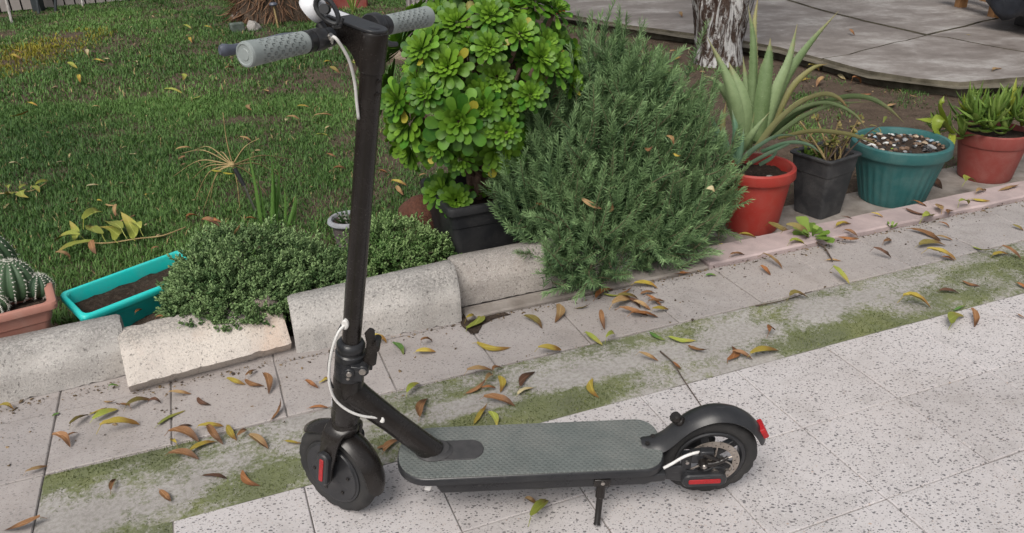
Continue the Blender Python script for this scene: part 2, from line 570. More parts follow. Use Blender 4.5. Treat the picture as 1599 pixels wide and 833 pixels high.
# scooter
def worn(name, c, rough, dust, amt):
    k = NT(name)
    v = k.coords('Object')
    a = k.noise(v, 11, 6, 0.72, 0.5)
    b = k.noise(v, 260, 4, 0.7)
    sc = k.noise(k.mapping(v, (30, 260, 260), (0.3, 0.5, 0.2)), 1.0, 2, 0.5)
    f = k.math('MULTIPLY', k.ramp(a.outputs['Fac'], [(0.42, 0.0), (0.75, 1.0)]), k.ramp(b.outputs['Fac'], [(0.35, 0.3), (0.65, 1.0)]))
    col = k.mix(k.math('MULTIPLY', f, amt), c, dust)
    col = k.mix(k.ramp(sc.outputs['Fac'], [(0.71, 0.0), (0.74, 0.22)]), col, (0.25, 0.24, 0.23))
    k.col(col)
    k.l(k.ramp(k.math('ADD', a.outputs['Fac'], k.math('MULTIPLY', b.outputs['Fac'], 0.2)), [(0.45, rough*0.85), (0.9, min(1, rough*1.45))]), k.b.inputs['Roughness'])
    k.bump(b.outputs['Fac'], 0.04, 0.0006)
    k.set(Specular_IOR_Level=0.45)
    return k.m
M['black'] = worn('black_paint', (0.016, 0.0135, 0.0125), 0.25, (0.09, 0.08, 0.072), 0.22)
M['blackplastic'] = worn('black_plastic', (0.024, 0.025, 0.028), 0.31, (0.11, 0.105, 0.10), 0.24)
M['rubber'] = worn('tyre_rubber', (0.024, 0.024, 0.025), 0.75, (0.12, 0.11, 0.10), 0.42)
M['deckmat'] = deckmat('deck_rubber')
M['pad'] = plain('deck_pad', (0.055, 0.053, 0.055), 0.6, (0.04, 0.04, 0.042), 60, 0.1, 600, 0.0006)
M['grip'] = gripmat('grip_rubber')
M['whiteplastic'] = plain('white_plastic', (0.74, 0.75, 0.78), 0.25, (0.68, 0.69, 0.72), 30, 0.0)
M['cable'] = plain('cable_sheath', (0.74, 0.73, 0.71), 0.4, (0.64, 0.63, 0.61), 60, 0.0)
M['red'] = plain('red_reflector', (0.45, 0.016, 0.02), 0.25, (0.34, 0.010, 0.014), 120, 0.2, 500, 0.001)
M['steel'] = plain('steel', (0.55, 0.52, 0.48), 0.35, (0.42, 0.39, 0.36), 90, 0.05, metal=1.0)
M['rotor'] = plain('rotor_steel', (0.52, 0.47, 0.42), 0.45, (0.38, 0.33, 0.29), 50, 0.05, metal=0.7)
M['levergrey'] = plain('lever_grey', (0.10, 0.115, 0.15), 0.4, (0.08, 0.09, 0.12), 50, 0.0)
# pots
M['terracotta'] = worn('terracotta_plastic', (0.43, 0.20, 0.155), 0.55, (0.50, 0.36, 0.30), 0.5)
M['turq'] = worn('turquoise_plastic', (0.018, 0.60, 0.56), 0.42, (0.22, 0.42, 0.38), 0.45)
M['redpot'] = worn('red_pot', (0.37, 0.036, 0.026), 0.5, (0.36, 0.17, 0.13), 0.45)
M['brownpot'] = worn('brown_red_pot', (0.26, 0.056, 0.046), 0.55, (0.36, 0.22, 0.19), 0.5)
M['greenpot'] = worn('green_pot', (0.028, 0.125, 0.125), 0.5, (0.17, 0.25, 0.23), 0.5)
M['blackpot'] = worn('black_pot', (0.020, 0.021, 0.024), 0.5, (0.10, 0.095, 0.09), 0.4)
M['dustpot'] = worn('dusty_black_pot', (0.030, 0.031, 0.034), 0.6, (0.17, 0.165, 0.16), 0.6)
M['greybowl'] = plain('grey_bowl', (0.36, 0.38, 0.42), 0.7, (0.24, 0.24, 0.26), 25, 0.2, 200, 0.002)
M['bowlside'] = plain('bowl_side', (0.17, 0.14, 0.14), 0.8, (0.10, 0.085, 0.085), 20, 0.3, 200, 0.003)
M['redrock'] = plain('red_stone', (0.20, 0.075, 0.045), 0.9, (0.10, 0.045, 0.03), 14, 0.7, 60, 0.01)
M['rock'] = plain('pale_rock', (0.52, 0.50, 0.48), 0.85, (0.22, 0.20, 0.18), 18, 0.6, 60, 0.01)
M['rockbrown'] = plain('brown_rock', (0.40, 0.33, 0.25), 0.9, (0.15, 0.115, 0.085), 18, 0.6, 60, 0.01)
M['greenstone'] = plain('green_grey_stone', (0.13, 0.16, 0.14), 0.9, (0.07, 0.09, 0.075), 15, 0.5, 80, 0.006)
M['wood'] = plain('raw_wood', (0.42, 0.22, 0.09), 0.8, (0.28, 0.14, 0.06), 12, 0.3, 80, 0.004)
M['tarp'] = plain('dark_tarp', (0.028, 0.032, 0.042), 0.32, (0.014, 0.016, 0.022), 7, 0.3, 40, 0.01)
M['fencewhite'] = plain('fence_panel', (0.42, 0.38, 0.36), 0.8, (0.32, 0.29, 0.275), 4, 0.15, 60, 0.004)
M['fencebar'] = plain('fence_bar', (0.025, 0.022, 0.022), 0.6, None, 20, 0.1)
M['fencepost'] = plain('fence_post', (0.03, 0.04, 0.045), 0.6, None, 20, 0.1)
# foliage
M['grass'] = leafmat('grass_blades', (0.036, 0.095, 0.022), (0.165, 0.305, 0.072), 0.6, 0.2)
M['grassyellow'] = leafmat('yellow_grass', (0.14, 0.15, 0.012), (0.42, 0.36, 0.03), 0.6, 0.2)
M['straw'] = plain('straw', (0.45, 0.34, 0.16), 0.8, (0.28, 0.20, 0.09), 30, 0.0)
M['twig'] = plain('twig', (0.12, 0.085, 0.065), 0.85, (0.06, 0.045, 0.035), 60, 0.4, 150, 0.002)
M['stem'] = plain('fleshy_stem', (0.24, 0.155, 0.11), 0.8, (0.14, 0.09, 0.065), 40, 0.4, 120, 0.004)
M['aeo'] = leafmat('rosette_leaf', (0.024, 0.105, 0.007), (0.225, 0.41, 0.038), 0.44, 0.2, 'tint', 0.32)
M['aeo_obj'] = leafmat('rosette_leaf_outer', (0.050, 0.18, 0.014), (0.21, 0.42, 0.045), 0.44, 0.2, 'random', 0.32)
M['aeo_old'] = leafmat('rosette_leaf_old', (0.30, 0.30, 0.03), (0.46, 0.40, 0.06), 0.4, 0.2, 'random')
M['rose'] = leafmat('rosemary_needle', (0.034, 0.092, 0.036), (0.30, 0.46, 0.20), 0.55, 0.12)
M['rosestem'] = plain('rosemary_stem', (0.20, 0.17, 0.10), 0.85, (0.12, 0.10, 0.06), 60, 0.2)
M['thyme'] = leafmat('thyme_leaf', (0.05, 0.12, 0.034), (0.34, 0.49, 0.21), 0.6, 0.15)
M['thyme2'] = leafmat('small_shrub_leaf', (0.07, 0.17, 0.035), (0.38, 0.54, 0.22), 0.5, 0.18)
M['aloe'] = aloemat('aloe_leaf', (0.105, 0.165, 0.065), (0.27, 0.35, 0.18), (0.30, 0.24, 0.12))
M['aloe_blue'] = aloemat('aloe_blue_leaf', (0.085, 0.175, 0.105), (0.18, 0.29, 0.19), (0.25, 0.26, 0.15))
M['aloe_old'] = aloemat('aloe_old_leaf', (0.20, 0.19, 0.07), (0.34, 0.34, 0.16), (0.26, 0.14, 0.07))
M['succ'] = leafmat('succulent_leaf', (0.085, 0.165, 0.028), (0.25, 0.36, 0.085), 0.42, 0.08, 'random', 0.45, 18)
M['succ_y'] = leafmat('succulent_leaf_yellow', (0.20, 0.27, 0.03), (0.30, 0.34, 0.05), 0.42, 0.08, 'random', 0.45, 18)
M['cactus'] = leafmat('cactus_skin', (0.035, 0.075, 0.04), (0.07, 0.125, 0.06), 0.5, 0.0, 'random', 0.35, 25)
M['spine'] = plain('cactus_spines', (0.75, 0.75, 0.68), 0.8, (0.6, 0.58, 0.5), 50, 0.0)
M['iris'] = leafmat('iris_blade', (0.07, 0.17, 0.03), (0.14, 0.27, 0.06), 0.45, 0.2, 'random')
M['dark_leaf'] = leafmat('dark_strap_leaf', (0.02, 0.055, 0.02), (0.06, 0.13, 0.04), 0.45, 0.1)
M['weed'] = leafmat('weed_leaf', (0.12, 0.22, 0.03), (0.24, 0.34, 0.07), 0.5, 0.15, 'random')

def deadleaf(name, c, edge, spot):
    k = NT(name)
    v = k.coords('Generated')
    sep = k.n('SeparateXYZ'); k.l(v, sep.inputs[0])
    rnd = k.n('ObjectInfo').outputs['Random']
    a = k.noise(k.coords('Object'), 60, 4, 0.65)
    col = k.ramp(a.outputs['Fac'], [(0.35, edge), (0.6, c)])
    rib = k.math('ABSOLUTE', k.math('SUBTRACT', sep.outputs[1], 0.5))
    col = k.mix(k.ramp(rib, [(0.02, 0.55), (0.06, 0.0)]), col, tuple(min(1, x*1.35+0.05) for x in c))
    tip = k.ramp(k.math('ADD', sep.outputs[0], k.math('MULTIPLY', a.outputs['Fac'], 0.35)), [(0.78, 0.0), (1.1, 0.9)])
    col = k.mix(tip, col, spot)
    col = k.mix(1.0, col, k.ramp(rnd, [(0, 0.72), (1, 1.12)]), 'MULTIPLY')
    k.col(col)
    k.bump(a.outputs['Fac'], 0.3, 0.002)
    k.set(Roughness=0.55, Specular_IOR_Level=0.35)
    tr = k.n('BsdfTranslucent'); k.l(col, tr.inputs['Color'])
    mx = k.n('MixShader'); mx.inputs[0].default_value = 0.15
    k.l(k.b.outputs[0], mx.inputs[1]); k.l(tr.outputs[0], mx.inputs[2])
    out = [n for n in k.t.nodes if n.type == 'OUTPUT_MATERIAL'][0]
    k.l(mx.outputs[0], out.inputs['Surface'])
    return k.m
LC = {
 'y': ('yellow', deadleaf('leaf_yellow', (0.50, 0.40, 0.07), (0.38, 0.27, 0.05), (0.26, 0.13, 0.04))),
 'g': ('yellow-green', deadleaf('leaf_yellowgreen', (0.36, 0.40, 0.08), (0.26, 0.30, 0.05), (0.36, 0.30, 0.07))),
 'n': ('green', deadleaf('leaf_green', (0.13, 0.26, 0.06), (0.08, 0.17, 0.04), (0.20, 0.24, 0.06))),
 'b': ('brown', deadleaf('leaf_brown', (0.36, 0.19, 0.085), (0.24, 0.115, 0.05), (0.13, 0.065, 0.035))),
 'd': ('dark brown', deadleaf('leaf_darkbrown', (0.17, 0.085, 0.05), (0.10, 0.05, 0.033), (0.05, 0.03, 0.02))),
 't': ('tan', deadleaf('leaf_tan', (0.47, 0.32, 0.15), (0.33, 0.20, 0.09), (0.22, 0.11, 0.05))),
 'o': ('orange-brown', deadleaf('leaf_orange', (0.42, 0.19, 0.07), (0.30, 0.12, 0.05), (0.16, 0.07, 0.03))),
 'c': ('cream', deadleaf('leaf_cream', (0.62, 0.55, 0.34), (0.50, 0.42, 0.22), (0.40, 0.30, 0.14))),
 'l': ('olive', deadleaf('leaf_olive', (0.26, 0.22, 0.06), (0.18, 0.13, 0.045), (0.14, 0.075, 0.035))),
}

# ------------------------------------------------------------------ generic leaf shapes
def blade_geo(L=1.0, W=0.2, T=0.05, bend=0.0, n=6, shape='lance', cup=0.0, twist=0.0):
    """closed thin leaf along +X, width Y, top +Z; ring of 4 (edge, top, edge, bottom)"""
    v, f = [], []
    for i in range(n+1):
        t = 1-(1-i/n)**1.6 if shape == 'spoon' else i/n
        if shape == 'lance': wd = math.sin(PI*min(1, 0.06+t*0.94))**0.75 * (1-0.25*t)
        elif shape == 'spoon': wd = (0.22+0.9*t**1.1)*math.sqrt(max(0.0, 1-max(0, (t-0.72)/0.28)**2))
        elif shape == 'taper': wd = (1-t**1.6)*(0.85+0.3*math.sin(PI*t))
        else: wd = 1-t
        wd = max(wd, 0.02)
        a = bend*t
        x = L*(math.sin(a)/bend if abs(bend) > 1e-4 else t)
        z = L*((1-math.cos(a))/bend if abs(bend) > 1e-4 else 0)
        nx, nz = -math.sin(a), math.cos(a)
        hw = W/2*wd
        tw = twist*t
        e = cup*hw
        for (yy, zz) in ((-hw, e), (0, T*0.18*wd), (hw, e), (0, -T*wd)):
            y2 = yy*math.cos(tw) - zz*math.sin(tw); z2 = yy*math.sin(tw) + zz*math.cos(tw)
            v.append((x+nx*z2, y2, z+nz*z2))
    for i in range(n):
        for k in range(4):
            k2 = (k+1) % 4
            f.append((i*4+k, i*4+k2, (i+1)*4+k2, (i+1)*4+k))
    f.append((3, 2, 1, 0))
    f.append(tuple(n*4+k for k in range(4)))
    return v, f
def leaf_along(mb, path, w0, thick, up, prof='taper', M=None, teeth=0.0):
    """closed succulent leaf along a free path"""
    path = [Vector(p) for p in path]
    n = len(path)-1
    v, f = [], []
    side = None
    for i, p in enumerate(path):
        t = i/n
        d = (path[min(i+1, n)]-path[max(i-1, 0)]).normalized()
        s = d.cross(Vector(up))
        if s.length < 1e-4: s = d.orthogonal()
        s.normalize()
        if side is not None and s.dot(side) < 0: s = -s
        side = s
        nn = s.cross(d)
        wd = max(0.03, (1-t**1.8)*(0.9+0.25*math.sin(PI*t))) if prof == 'taper' else max(0.04, math.sin(PI*(0.1+0.88*t))**0.7)
        hw = w0/2*wd
        th = thick*wd
        for (a, b) in ((-1, 0.25), (-0.5, 0.02), (0, -0.12), (0.5, 0.02), (1, 0.25), (0.6, -0.55), (0, -0.9), (-0.6, -0.55)):
            v.append(p + s*hw*a + nn*th*b)
    for i in range(n):
        f = []
        for k in range(8):
            k2 = (k+1) % 8
            f.append((k, k2, 8+k2, 8+k))
        if i == 0: f.append(tuple(range(7, -1, -1)))
        if i == n-1: f.append(tuple(8+k for k in range(8)))
        mb.tint = i/n
        mb.add(v[i*8:i*8+16], f, M)
        if teeth and i < n-2:
            for q in (0, 4):
                a, b = v[i*8+q], v[(i+1)*8+q]
                c = (v[i*8]+v[i*8+4])*.5
                for h in (.2, .7):
                    p = a.lerp(b, h); d = (p-c).normalized(); e = (b-a)*.12
                    mb.add([p-e-d*.001, p+e-d*.001, p+e*1.5+d*teeth], [(0, 1, 2)], M)
def merge(name, tv, tf, mats4, tints, material, parent=None, smooth=True):
    """many copies of a small template in ONE mesh (foliage nobody could count)"""
    tv = np.array(tv, float); nv = len(tv)
    A = np.asarray(mats4, float)
    N = len(A)
    V = np.einsum('nij,vj->nvi', A[:, :3, :3], tv) + A[:, None, :3, 3]
    sizes = [len(x) for x in tf]
    fl = np.concatenate([np.array(x) for x in tf])
    loops = (fl[None, :] + (np.arange(N)*nv)[:, None]).ravel()
    tot = np.tile(np.array(sizes), N)
    st = np.concatenate([[0], np.cumsum(tot)[:-1]])
    me = bpy.data.meshes.new(name)
    me.vertices.add(N*nv)
    me.vertices.foreach_set('co', V.ravel())
    me.loops.add(len(loops))
    me.loops.foreach_set('vertex_index', loops.astype(np.int32))
    me.polygons.add(len(tot))
    me.polygons.foreach_set('loop_start', st.astype(np.int32))
    me.polygons.foreach_set('loop_total', tot.astype(np.int32))
    me.polygons.foreach_set('use_smooth', np.full(len(tot), smooth))
    a = me.attributes.new('tint', 'FLOAT', 'FACE')
    a.data.foreach_set('value', np.repeat(np.asarray(tints, float), len(tf)))
    me.materials.append(material)
    me.update(calc_edges=True)
    me.validate()
    return link(name, me, parent)
def rotmats(dirs, ups, scale, loc):
    """N frames with X along dirs"""
    d = dirs/np.linalg.norm(dirs, axis=1, keepdims=True)
    z = ups - d*(ups*d).sum(1, keepdims=True)
    z /= np.linalg.norm(z, axis=1, keepdims=True) + 1e-9
    y = np.cross(z, d)
    A = np.zeros((len(d), 4, 4))
    s = np.asarray(scale).reshape(-1, 1)
    A[:, :3, 0] = d*s; A[:, :3, 1] = y*s; A[:, :3, 2] = z*s
    A[:, :3, 3] = loc
    A[:, 3, 3] = 1
    return A
def vnoise(x, y, s, seed=0.0):
    return np.array([mnoise.noise(Vector((a*s+seed, b*s-seed, seed*1.7))) for a, b in zip(x, y)])

# ================================================================== GROUND
def sheet(name, pts, z, mat, **kw):
    mb = MB()
    mb.add([(p[0], p[1], z) for p in pts], [tuple(range(len(pts)))])
    return tag(mb.build(name, mat, smooth=0), kind='structure', **kw)

# the garden's ground: a sheet to the horizon with a finer uneven middle
mb = MB()
sheet('ground', [(-200, -200), (200, -200), (200, 300), (-200, 300)], -0.09, M['earth'])
NXg, NYg = 90, 90
us = np.linspace(-6, 9, NXg); vs = np.linspace(2.24, 13.5, NYg)
gv, gf = [], []
for v_ in vs:
    for u_ in us:
        z = 0.004 + 0.018*mnoise.noise(Vector((u_*1.3, v_*1.3, 3))) + 0.008*mnoise.noise(Vector((u_*6, v_*6, 9)))
        if v_ < 2.5: z -= 0.06*(2.5-v_)/0.26
        if u_ > 1.55 and v_ < 2.95: z -= 0.055
        gv.append(K(u_, v_, z))
for j in range(NYg-1):
    for i in range(NXg-1):
        a = j*NXg+i
        gf.append((a, a+1, a+NXg+1, a+NXg))
def gz(u, v):
    z = 0.004 + 0.018*mnoise.noise(Vector((u*1.3, v*1.3, 3))) + 0.008*mnoise.noise(Vector((u*6, v*6, 9)))
    return z
tag(MB().add(gv, gf).build('garden_soil', M['earth'], smooth=180), kind='structure')

# paving: bed + every tile
UJ = [-2.42, -2.105, -1.79, -1.475, -1.16, -0.848, -0.535, -0.241, 0.05, 0.35, 0.648, 0.955, 1.265, 1.58, 1.90, 2.22, 2.55, 2.87, 3.19, 3.51, 3.83, 4.15, 4.47]
VJ = [-0.87, -0.56, -0.24, 0.07, 0.38, 0.69, 1.002, 1.283, 1.570]
pave = tag(empty('pavement'), kind='structure')
bedp = [K(-2.6, -1.0), K(4.6, -1.0), K(4.6, 2.30), K(-2.6, 2.30)]
mb = MB(); mb.add([(p.x, p.y, -0.006) for p in bedp], [(0, 1, 2, 3)])
mb.build('mortar_bed', M['grout'], pave, smooth=0)
def tile_mesh(name, mat):
    mb = MB()
    o = [(-.5, -.5), (.5, -.5), (.5, .5), (-.5, .5)]
    i_ = [(-.492, -.492), (.492, -.492), (.492, .492), (-.492, .492)]
    v = [(x, y, -1) for x, y in o] + [(x, y, -0.12) for x, y in o] + [(x, y, 0) for x, y in i_]
    f = []
    for k in range(4):
        k2 = (k+1) % 4
        f += [(k, k2, 4+k2, 4+k), (4+k, 4+k2, 8+k2, 8+k)]
    f.append((8, 9, 10, 11))
    mb.add(v, f)
    return mb.mesh(name, mat, 0)
TM = tile_mesh('tile', M['tile']); TW = tile_mesh('tile_worn', M['tile_worn'])
def put_tile(u0, u1, v0, v1, me, gap=None):
    gap = gap or (0.0012 if me is TM else 0.0020)
    z = random.uniform(-0.0012, 0.0008)
    c = K((u0+u1)/2, (v0+v1)/2, z)
    mx = Matrix.Translation(c) @ Matrix.Rotation(TH, 4, 'Z') @ Euler((random.gauss(0, .0015), random.gauss(0, .0015), 0)).to_matrix().to_4x4() @ Matrix.Diagonal((u1-u0-2*gap, v1-v0-2*gap, 0.02, 1))
    link('tile', me, pave, mx)
def in_view(u, v, m=0.5):
    p = K(u, v)
    d = p - EYE
    zc = math.cos(PITCH)*d.y - math.sin(PITCH)*d.z
    yc = -math.sin(PITCH)*d.y - math.cos(PITCH)*d.z
    return zc > 0.3 and abs(d.x/zc) < 0.64*(1+m) and yc/zc < 0.34*(1+m)
for i in range(len(UJ)-1):
    for j in range(len(VJ)-1):
        if not in_view((UJ[i]+UJ[i+1])/2, (VJ[j]+VJ[j+1])/2): continue
        if UJ[i] > -0.25: put_tile(UJ[i], UJ[i+1], VJ[j], VJ[j+1], TM)
        elif UJ[i+1] < -0.5: put_tile(UJ[i], UJ[i+1], VJ[j], VJ[j+1], TW)
    if UJ[i+1] < -0.5 and in_view(UJ[i], 1.7): put_tile(UJ[i], UJ[i+1], 1.570, 1.866, TW)
    if in_view(UJ[i], 2.0):
        put_tile(UJ[i], UJ[i+1], 1.866, 2.145, TW)
        if UJ[i] < 0.9: put_tile(UJ[i], UJ[i+1], 2.145, 2.29, TW)

# mossy cement strip (it turns the corner at the left)
def moss_at(x, y, rot):
    e = abs(y-.145)/.145
    b = mnoise.noise(Vector((x*1.5+rot*3, y*5, 2.0)))*.55 + mnoise.noise(Vector((x*5, y*10, 6.0+rot)))*.35 + mnoise.noise(Vector((x*17, y*22, 1.0+rot)))*.22
    m = .27 + .20*e**2.0 + b*1.05
    if rot == 0:
        m += .30*math.exp(-((x-.95)/.45)**2)*(1 if y > .19 else .0) + .30*math.exp(-((x-1.15)/.4)**2)*(1 if y < .10 else 0) - .22*math.exp(-((x-1.2)/.7)**2 - ((y-.15)/.06)**2) + .35*math.exp(-((x-2.35)/.35)**2) + .25*math.exp(-((x-3.3)/.3)**2)
    else: m += .42
    if rot == 0 and x < .8: m += .34*math.exp(-((x-.22)/.30)**2)
    return m
def strip(name, u0, v0, length, width, rot):
    nx, ny = int(length/0.02)+1, 15
    v, f, mv = [], [], []
    for j in range(ny+1):
        for i in range(nx+1):
            x, y = length*i/nx, width*j/ny
            mm = moss_at(x, y, rot)
            z = -0.0015 + 0.0018*mnoise.noise(Vector((x*7+rot*5, y*9, 1.0))) + .0012*max(0, mm-.3) - (0.003 if j in (0, ny) else 0)
            v.append((x, y, z)); mv.append(mm)
    for j in range(ny):
        for i in range(nx):
            a = j*(nx+1)+i
            f.append((a, a+1, a+nx+2, a+nx+1))
    Mx0 = Matrix.Translation(K(u0, v0)) @ Matrix.Rotation(TH+rot, 4, 'Z')
    o = MB().add(v, f).build(name, M['moss'], M=Mx0, smooth=180)
    o.data.attributes.new('moss', 'FLOAT', 'POINT').data.foreach_set('value', mv)
    tag(o, kind='structure')
    # the raised fuzzy moss itself
    g = np.random.default_rng(int(rot*10)+3)
    n = int(60000*length/5.2)
    xs, ys = g.uniform(0, min(length, 4.2), n), g.uniform(.002, width-.002, n)
    mm = np.array([moss_at(a, b, rot) for a, b in zip(xs, ys)])
    ok = g.uniform(.30, .95, n) < mm
    xs, ys, mm = xs[ok], ys[ok], mm[ok]; m = len(xs)
    d = np.stack([g.normal(0, .6, m), g.normal(0, .6, m), np.ones(m)], 1)
    tv, tf = [(0, -.30, 0), (.0, .30, 0), (1, 0, 0)], [(0, 1, 2)]
    A = rotmats(d, g.normal(size=(m, 3)), g.uniform(.0025, .0055, m)*(.6+np.clip(mm, 0, 1)*.6), np.stack([xs, ys, np.full(m, -.0012)], 1))
    o2 = merge('moss', tv, tf, A, np.clip(g.normal(.4, .22, m)+.2*vnoise(xs, ys, 4, 2), 0, 1), M['mossblade'], None, False)
    o2.matrix_basis = Mx0
    tag(o2, 'fuzzy green moss growing on the cement strip', 'moss', kind='stuff')
M['mossblade'] = leafmat('moss_tuft', (0.06, 0.078, 0.03), (0.22, 0.25, 0.085), 0.8, 0.1)
strip('mossy_strip', -0.533, 1.573, 5.2, 0.290, 0)
strip('mossy_strip', -0.244, -0.6, 2.171, 0.288, PI/2)

# pink cement kerb slabs and the ledge behind them
pk = tag(empty('pink_kerb'), kind='structure')
def kslab(u0, u1, v0, v1, z0, z1, mat, name='slab', parent=pk, ch=0.006, wob=0.003):
    n = max(2, int((u1-u0)/0.08))
    top0 = [(u0+(u1-u0)*k/n, v0+random.uniform(-wob, wob)) for k in range(n+1)]
    top1 = [(u0+(u1-u0)*k/n, v1+random.uniform(-wob, wob)) for k in range(n+1)]
    poly = [K(*p)[:2] for p in top0 + list(reversed(top1))]
    return MB().prism(poly, z0, z1, ch=ch).build(name, mat, parent, smooth=30)
kslab(1.06, 1.565, 2.152, 2.262, -0.08, 0.010, M['ledge'])
kslab(1.572, 2.70, 2.153, 2.285, -0.08, 0.016, M['pink'])
kslab(2.706, 4.2, 2.153, 2.29, -0.08, 0.016, M['pink'])
kslab(0.655, 1.055, 2.150, 2.222, -0.08, 0.014, M['ledge'])
lg = tag(empty('concrete_ledge'), kind='structure')
kslab(1.45, 2.75, 2.295, 2.60, -0.12, -0.040, M['ledge'], 'ledge_piece', lg)
kslab(2.756, 4.3, 2.298, 2.66, -0.12, -0.036, M['ledge'], 'ledge_piece', lg)

# upright kerb blocks
def kerb_block(pA, pB, h, depth, mat, lab, hA=1.0, tilt=0.0, lift=0.0, top_run=0.045, seed=0):
    """pA, pB: front foot of the block on the ground"""
    pA, pB = Vector(pA), Vector(pB)
    L = (pB-pA).length
    ang = math.atan2(pB.y-pA.y, pB.x-pA.x)
    prof = [(0, 0), (0.001, h*0.12), (0.002, h*0.36), (0.003, h*0.54), (0.007, h*0.585), (0.026, h*0.78), (top_run, h*0.945), (top_run+0.010, h*0.985), (top_run+0.020, h), (depth-0.012, h-0.004), (depth, h-0.02), (depth, h*0.5), (depth, 0)]
    n = max(8, int(L/0.012))
    v, f = [], []
    m = len(prof)
    for i in range(n+1):
        t = i/n
        e = min(t, 1-t)*L
        sh = 0.004 if e < 0.001 else 0.0
        for k, (y, z) in enumerate(prof):
            q = Vector((t*L, y, z))
            d = mnoise.noise(q*9+Vector((seed, 0, 0)))*0.0014 + mnoise.noise(q*60+Vector((0, seed, 0)))*0.0011 - max(0, mnoise.noise(q*26+Vector((seed, seed, 0)))-.38)*(.020 if k in (0, 1, 7, 8) else .006)
            cx, cz = depth/2, h/2
            y2 = y + d*(1 if y < cx else -1) + (sh if y < cx else -sh)
            z2 = z + (d if z > cz else (max(0, mnoise.noise(Vector((t*L*38, seed, 5))))*.012 if k == 0 else 0)) - (sh if z > cz else 0)
            z2 *= hA+(1-hA)*t
            v.append((t*L + (0.004*mnoise.noise(Vector((y*30, z*30, seed))) if i in (0, n) else 0), y2, z2))
    for i in range(n):
        for k in range(m):
            k2 = (k+1) % m
            f.append((i*m+k2, i*m+k, (i+1)*m+k, (i+1)*m+k2))
    f.append(tuple(range(m)))
    f.append(tuple(n*m+k for k in reversed(range(m))))
    mx = Matrix.Translation(pA + Vector((0, 0, lift))) @ Matrix.Rotation(ang, 4, 'Z') @ Matrix.Rotation(tilt, 4, 'X')
    o = MB().add(v, f).build('kerb_block', mat, M=mx, smooth=50)
    return tag(o, lab, 'kerb block', 'concrete kerb blocks along the garden bed')
kerb_block(K(-1.20, 2.215), K(-0.345, 2.262), 0.150, 0.13, M['kerb'], 'grey upright concrete kerb block at the far left in front of the terracotta planter', seed=2)
kerb_block(at(200, 604, .036), at(456, 537, .036), 0.205, 0.10, M['kerb_warm'], 'loose whitish kerb block leaning back under the rounded bush with its lower edge lifted', tilt=R(-50), lift=0.0, seed=5)
kerb_block(K(0.118, 2.175), K(0.637, 2.150), 0.180, 0.12, M['kerb'], 'pale upright kerb block right behind the scooter stem', hA=.84, seed=9)
kerb_block(K(0.652, 2.226), K(1.30, 2.224), 0.148, 0.11, M['kerb_dull'], 'brownish set-back kerb block in front of the black planter, half under the rosemary', lift=0.012, seed=13)

# old concrete patio, cracked into pieces, at the back right
ZS = 0.085
def edge_pt(px, py): p = at(px, py, ZS); return (p.x, p.y)
patio = tag(empty('patio'), kind='structure')
edge = [edge_pt(*p) for p in ((840, 9), (900, 25), (980, 39), (1073, 51), (1156, 63), (1214, 73), (1283, 92))]
edge2 = [edge_pt(*p) for p in ((1283, 92), (1356, 112), (1430, 123), (1497, 130))] + [(3.7, 4.96), (4.6, 4.8), (6.0, 4.65)]
crA = [edge_pt(*p) for p in ((1283, 92), (1325, 85), (1345, 79), (1395, 67), (1447, 55))]
mid = edge_pt(1447, 55)
crB = [mid] + [edge_pt(*p) for p in ((1400, 44), (1350, 33), (1305, 22), (1262, 10), (1215, -4))] + [(2.3, 14.0)]
crC = [mid] + [edge_pt(*p) for p in ((1490, 45), (1535, 34), (1580, 22), (1620, 12))] + [(8.0, 9.6)]
crD = [mid] + [edge_pt(*p) for p in ((1480, 59), (1515, 66), (1550, 73), (1600, 82))] + [(6.0, 5.75)]
pieces = [
    edge + crA[1:] + crB[1:] + [(0.2, 14.0)],
    list(reversed(crB)) + crC[1:] + [(8.0, 14.0)],
    list(reversed(crC)) + crD[1:] + [(8.0, 5.75)],
    edge2 + list(reversed(crD))[:-1] + list(reversed(crA))[:-1],
]
def ccw(p):
    a = sum(p[i-1][0]*p[i][1]-p[i][0]*p[i-1][1] for i in range(len(p)))
    return p if a > 0 else list(reversed(p))
for poly in pieces:
    # roughen the outline
    out = []
    n = len(poly)
    for i in range(n):
        a, b = Vector(poly[i]), Vector(poly[(i+1) % n])
        k = max(1, min(14, int((b-a).length/0.14)))
        for j in range(k):
            p = a.lerp(b, j/k)
            q = Vector((mnoise.noise(Vector((p.x*5, p.y*5, 0))), mnoise.noise(Vector((p.x*5, p.y*5, 7)))))*0.022
            out.append((p.x+q.x, p.y+q.y))
    poly = inset(ccw(out), 0.013)
    dz = random.uniform(-0.004, 0.004)
    mb = MB()
    mb.m = 0
    mb.prism(poly, -0.10, ZS+dz)
    k = len(mb.f)
    mb.mi = [1]*(k-1) + [0]
    mb.build('concrete_slab', [M['slab'], M['slab_side']], patio, smooth=0)
bp_ = [edge_pt(*p) for p in ((870, 24), (1073, 56), (1214, 78), (1356, 117), (1497, 134))] + [(6, 4.75), (8.2, 5), (8.2, 13.9), (0.5, 13.9)]
MB().add([(p[0], p[1], ZS-0.022) for p in bp_], [tuple(range(len(bp_)))]).build('crack_fill', M['slab_side'], patio, smooth=0)

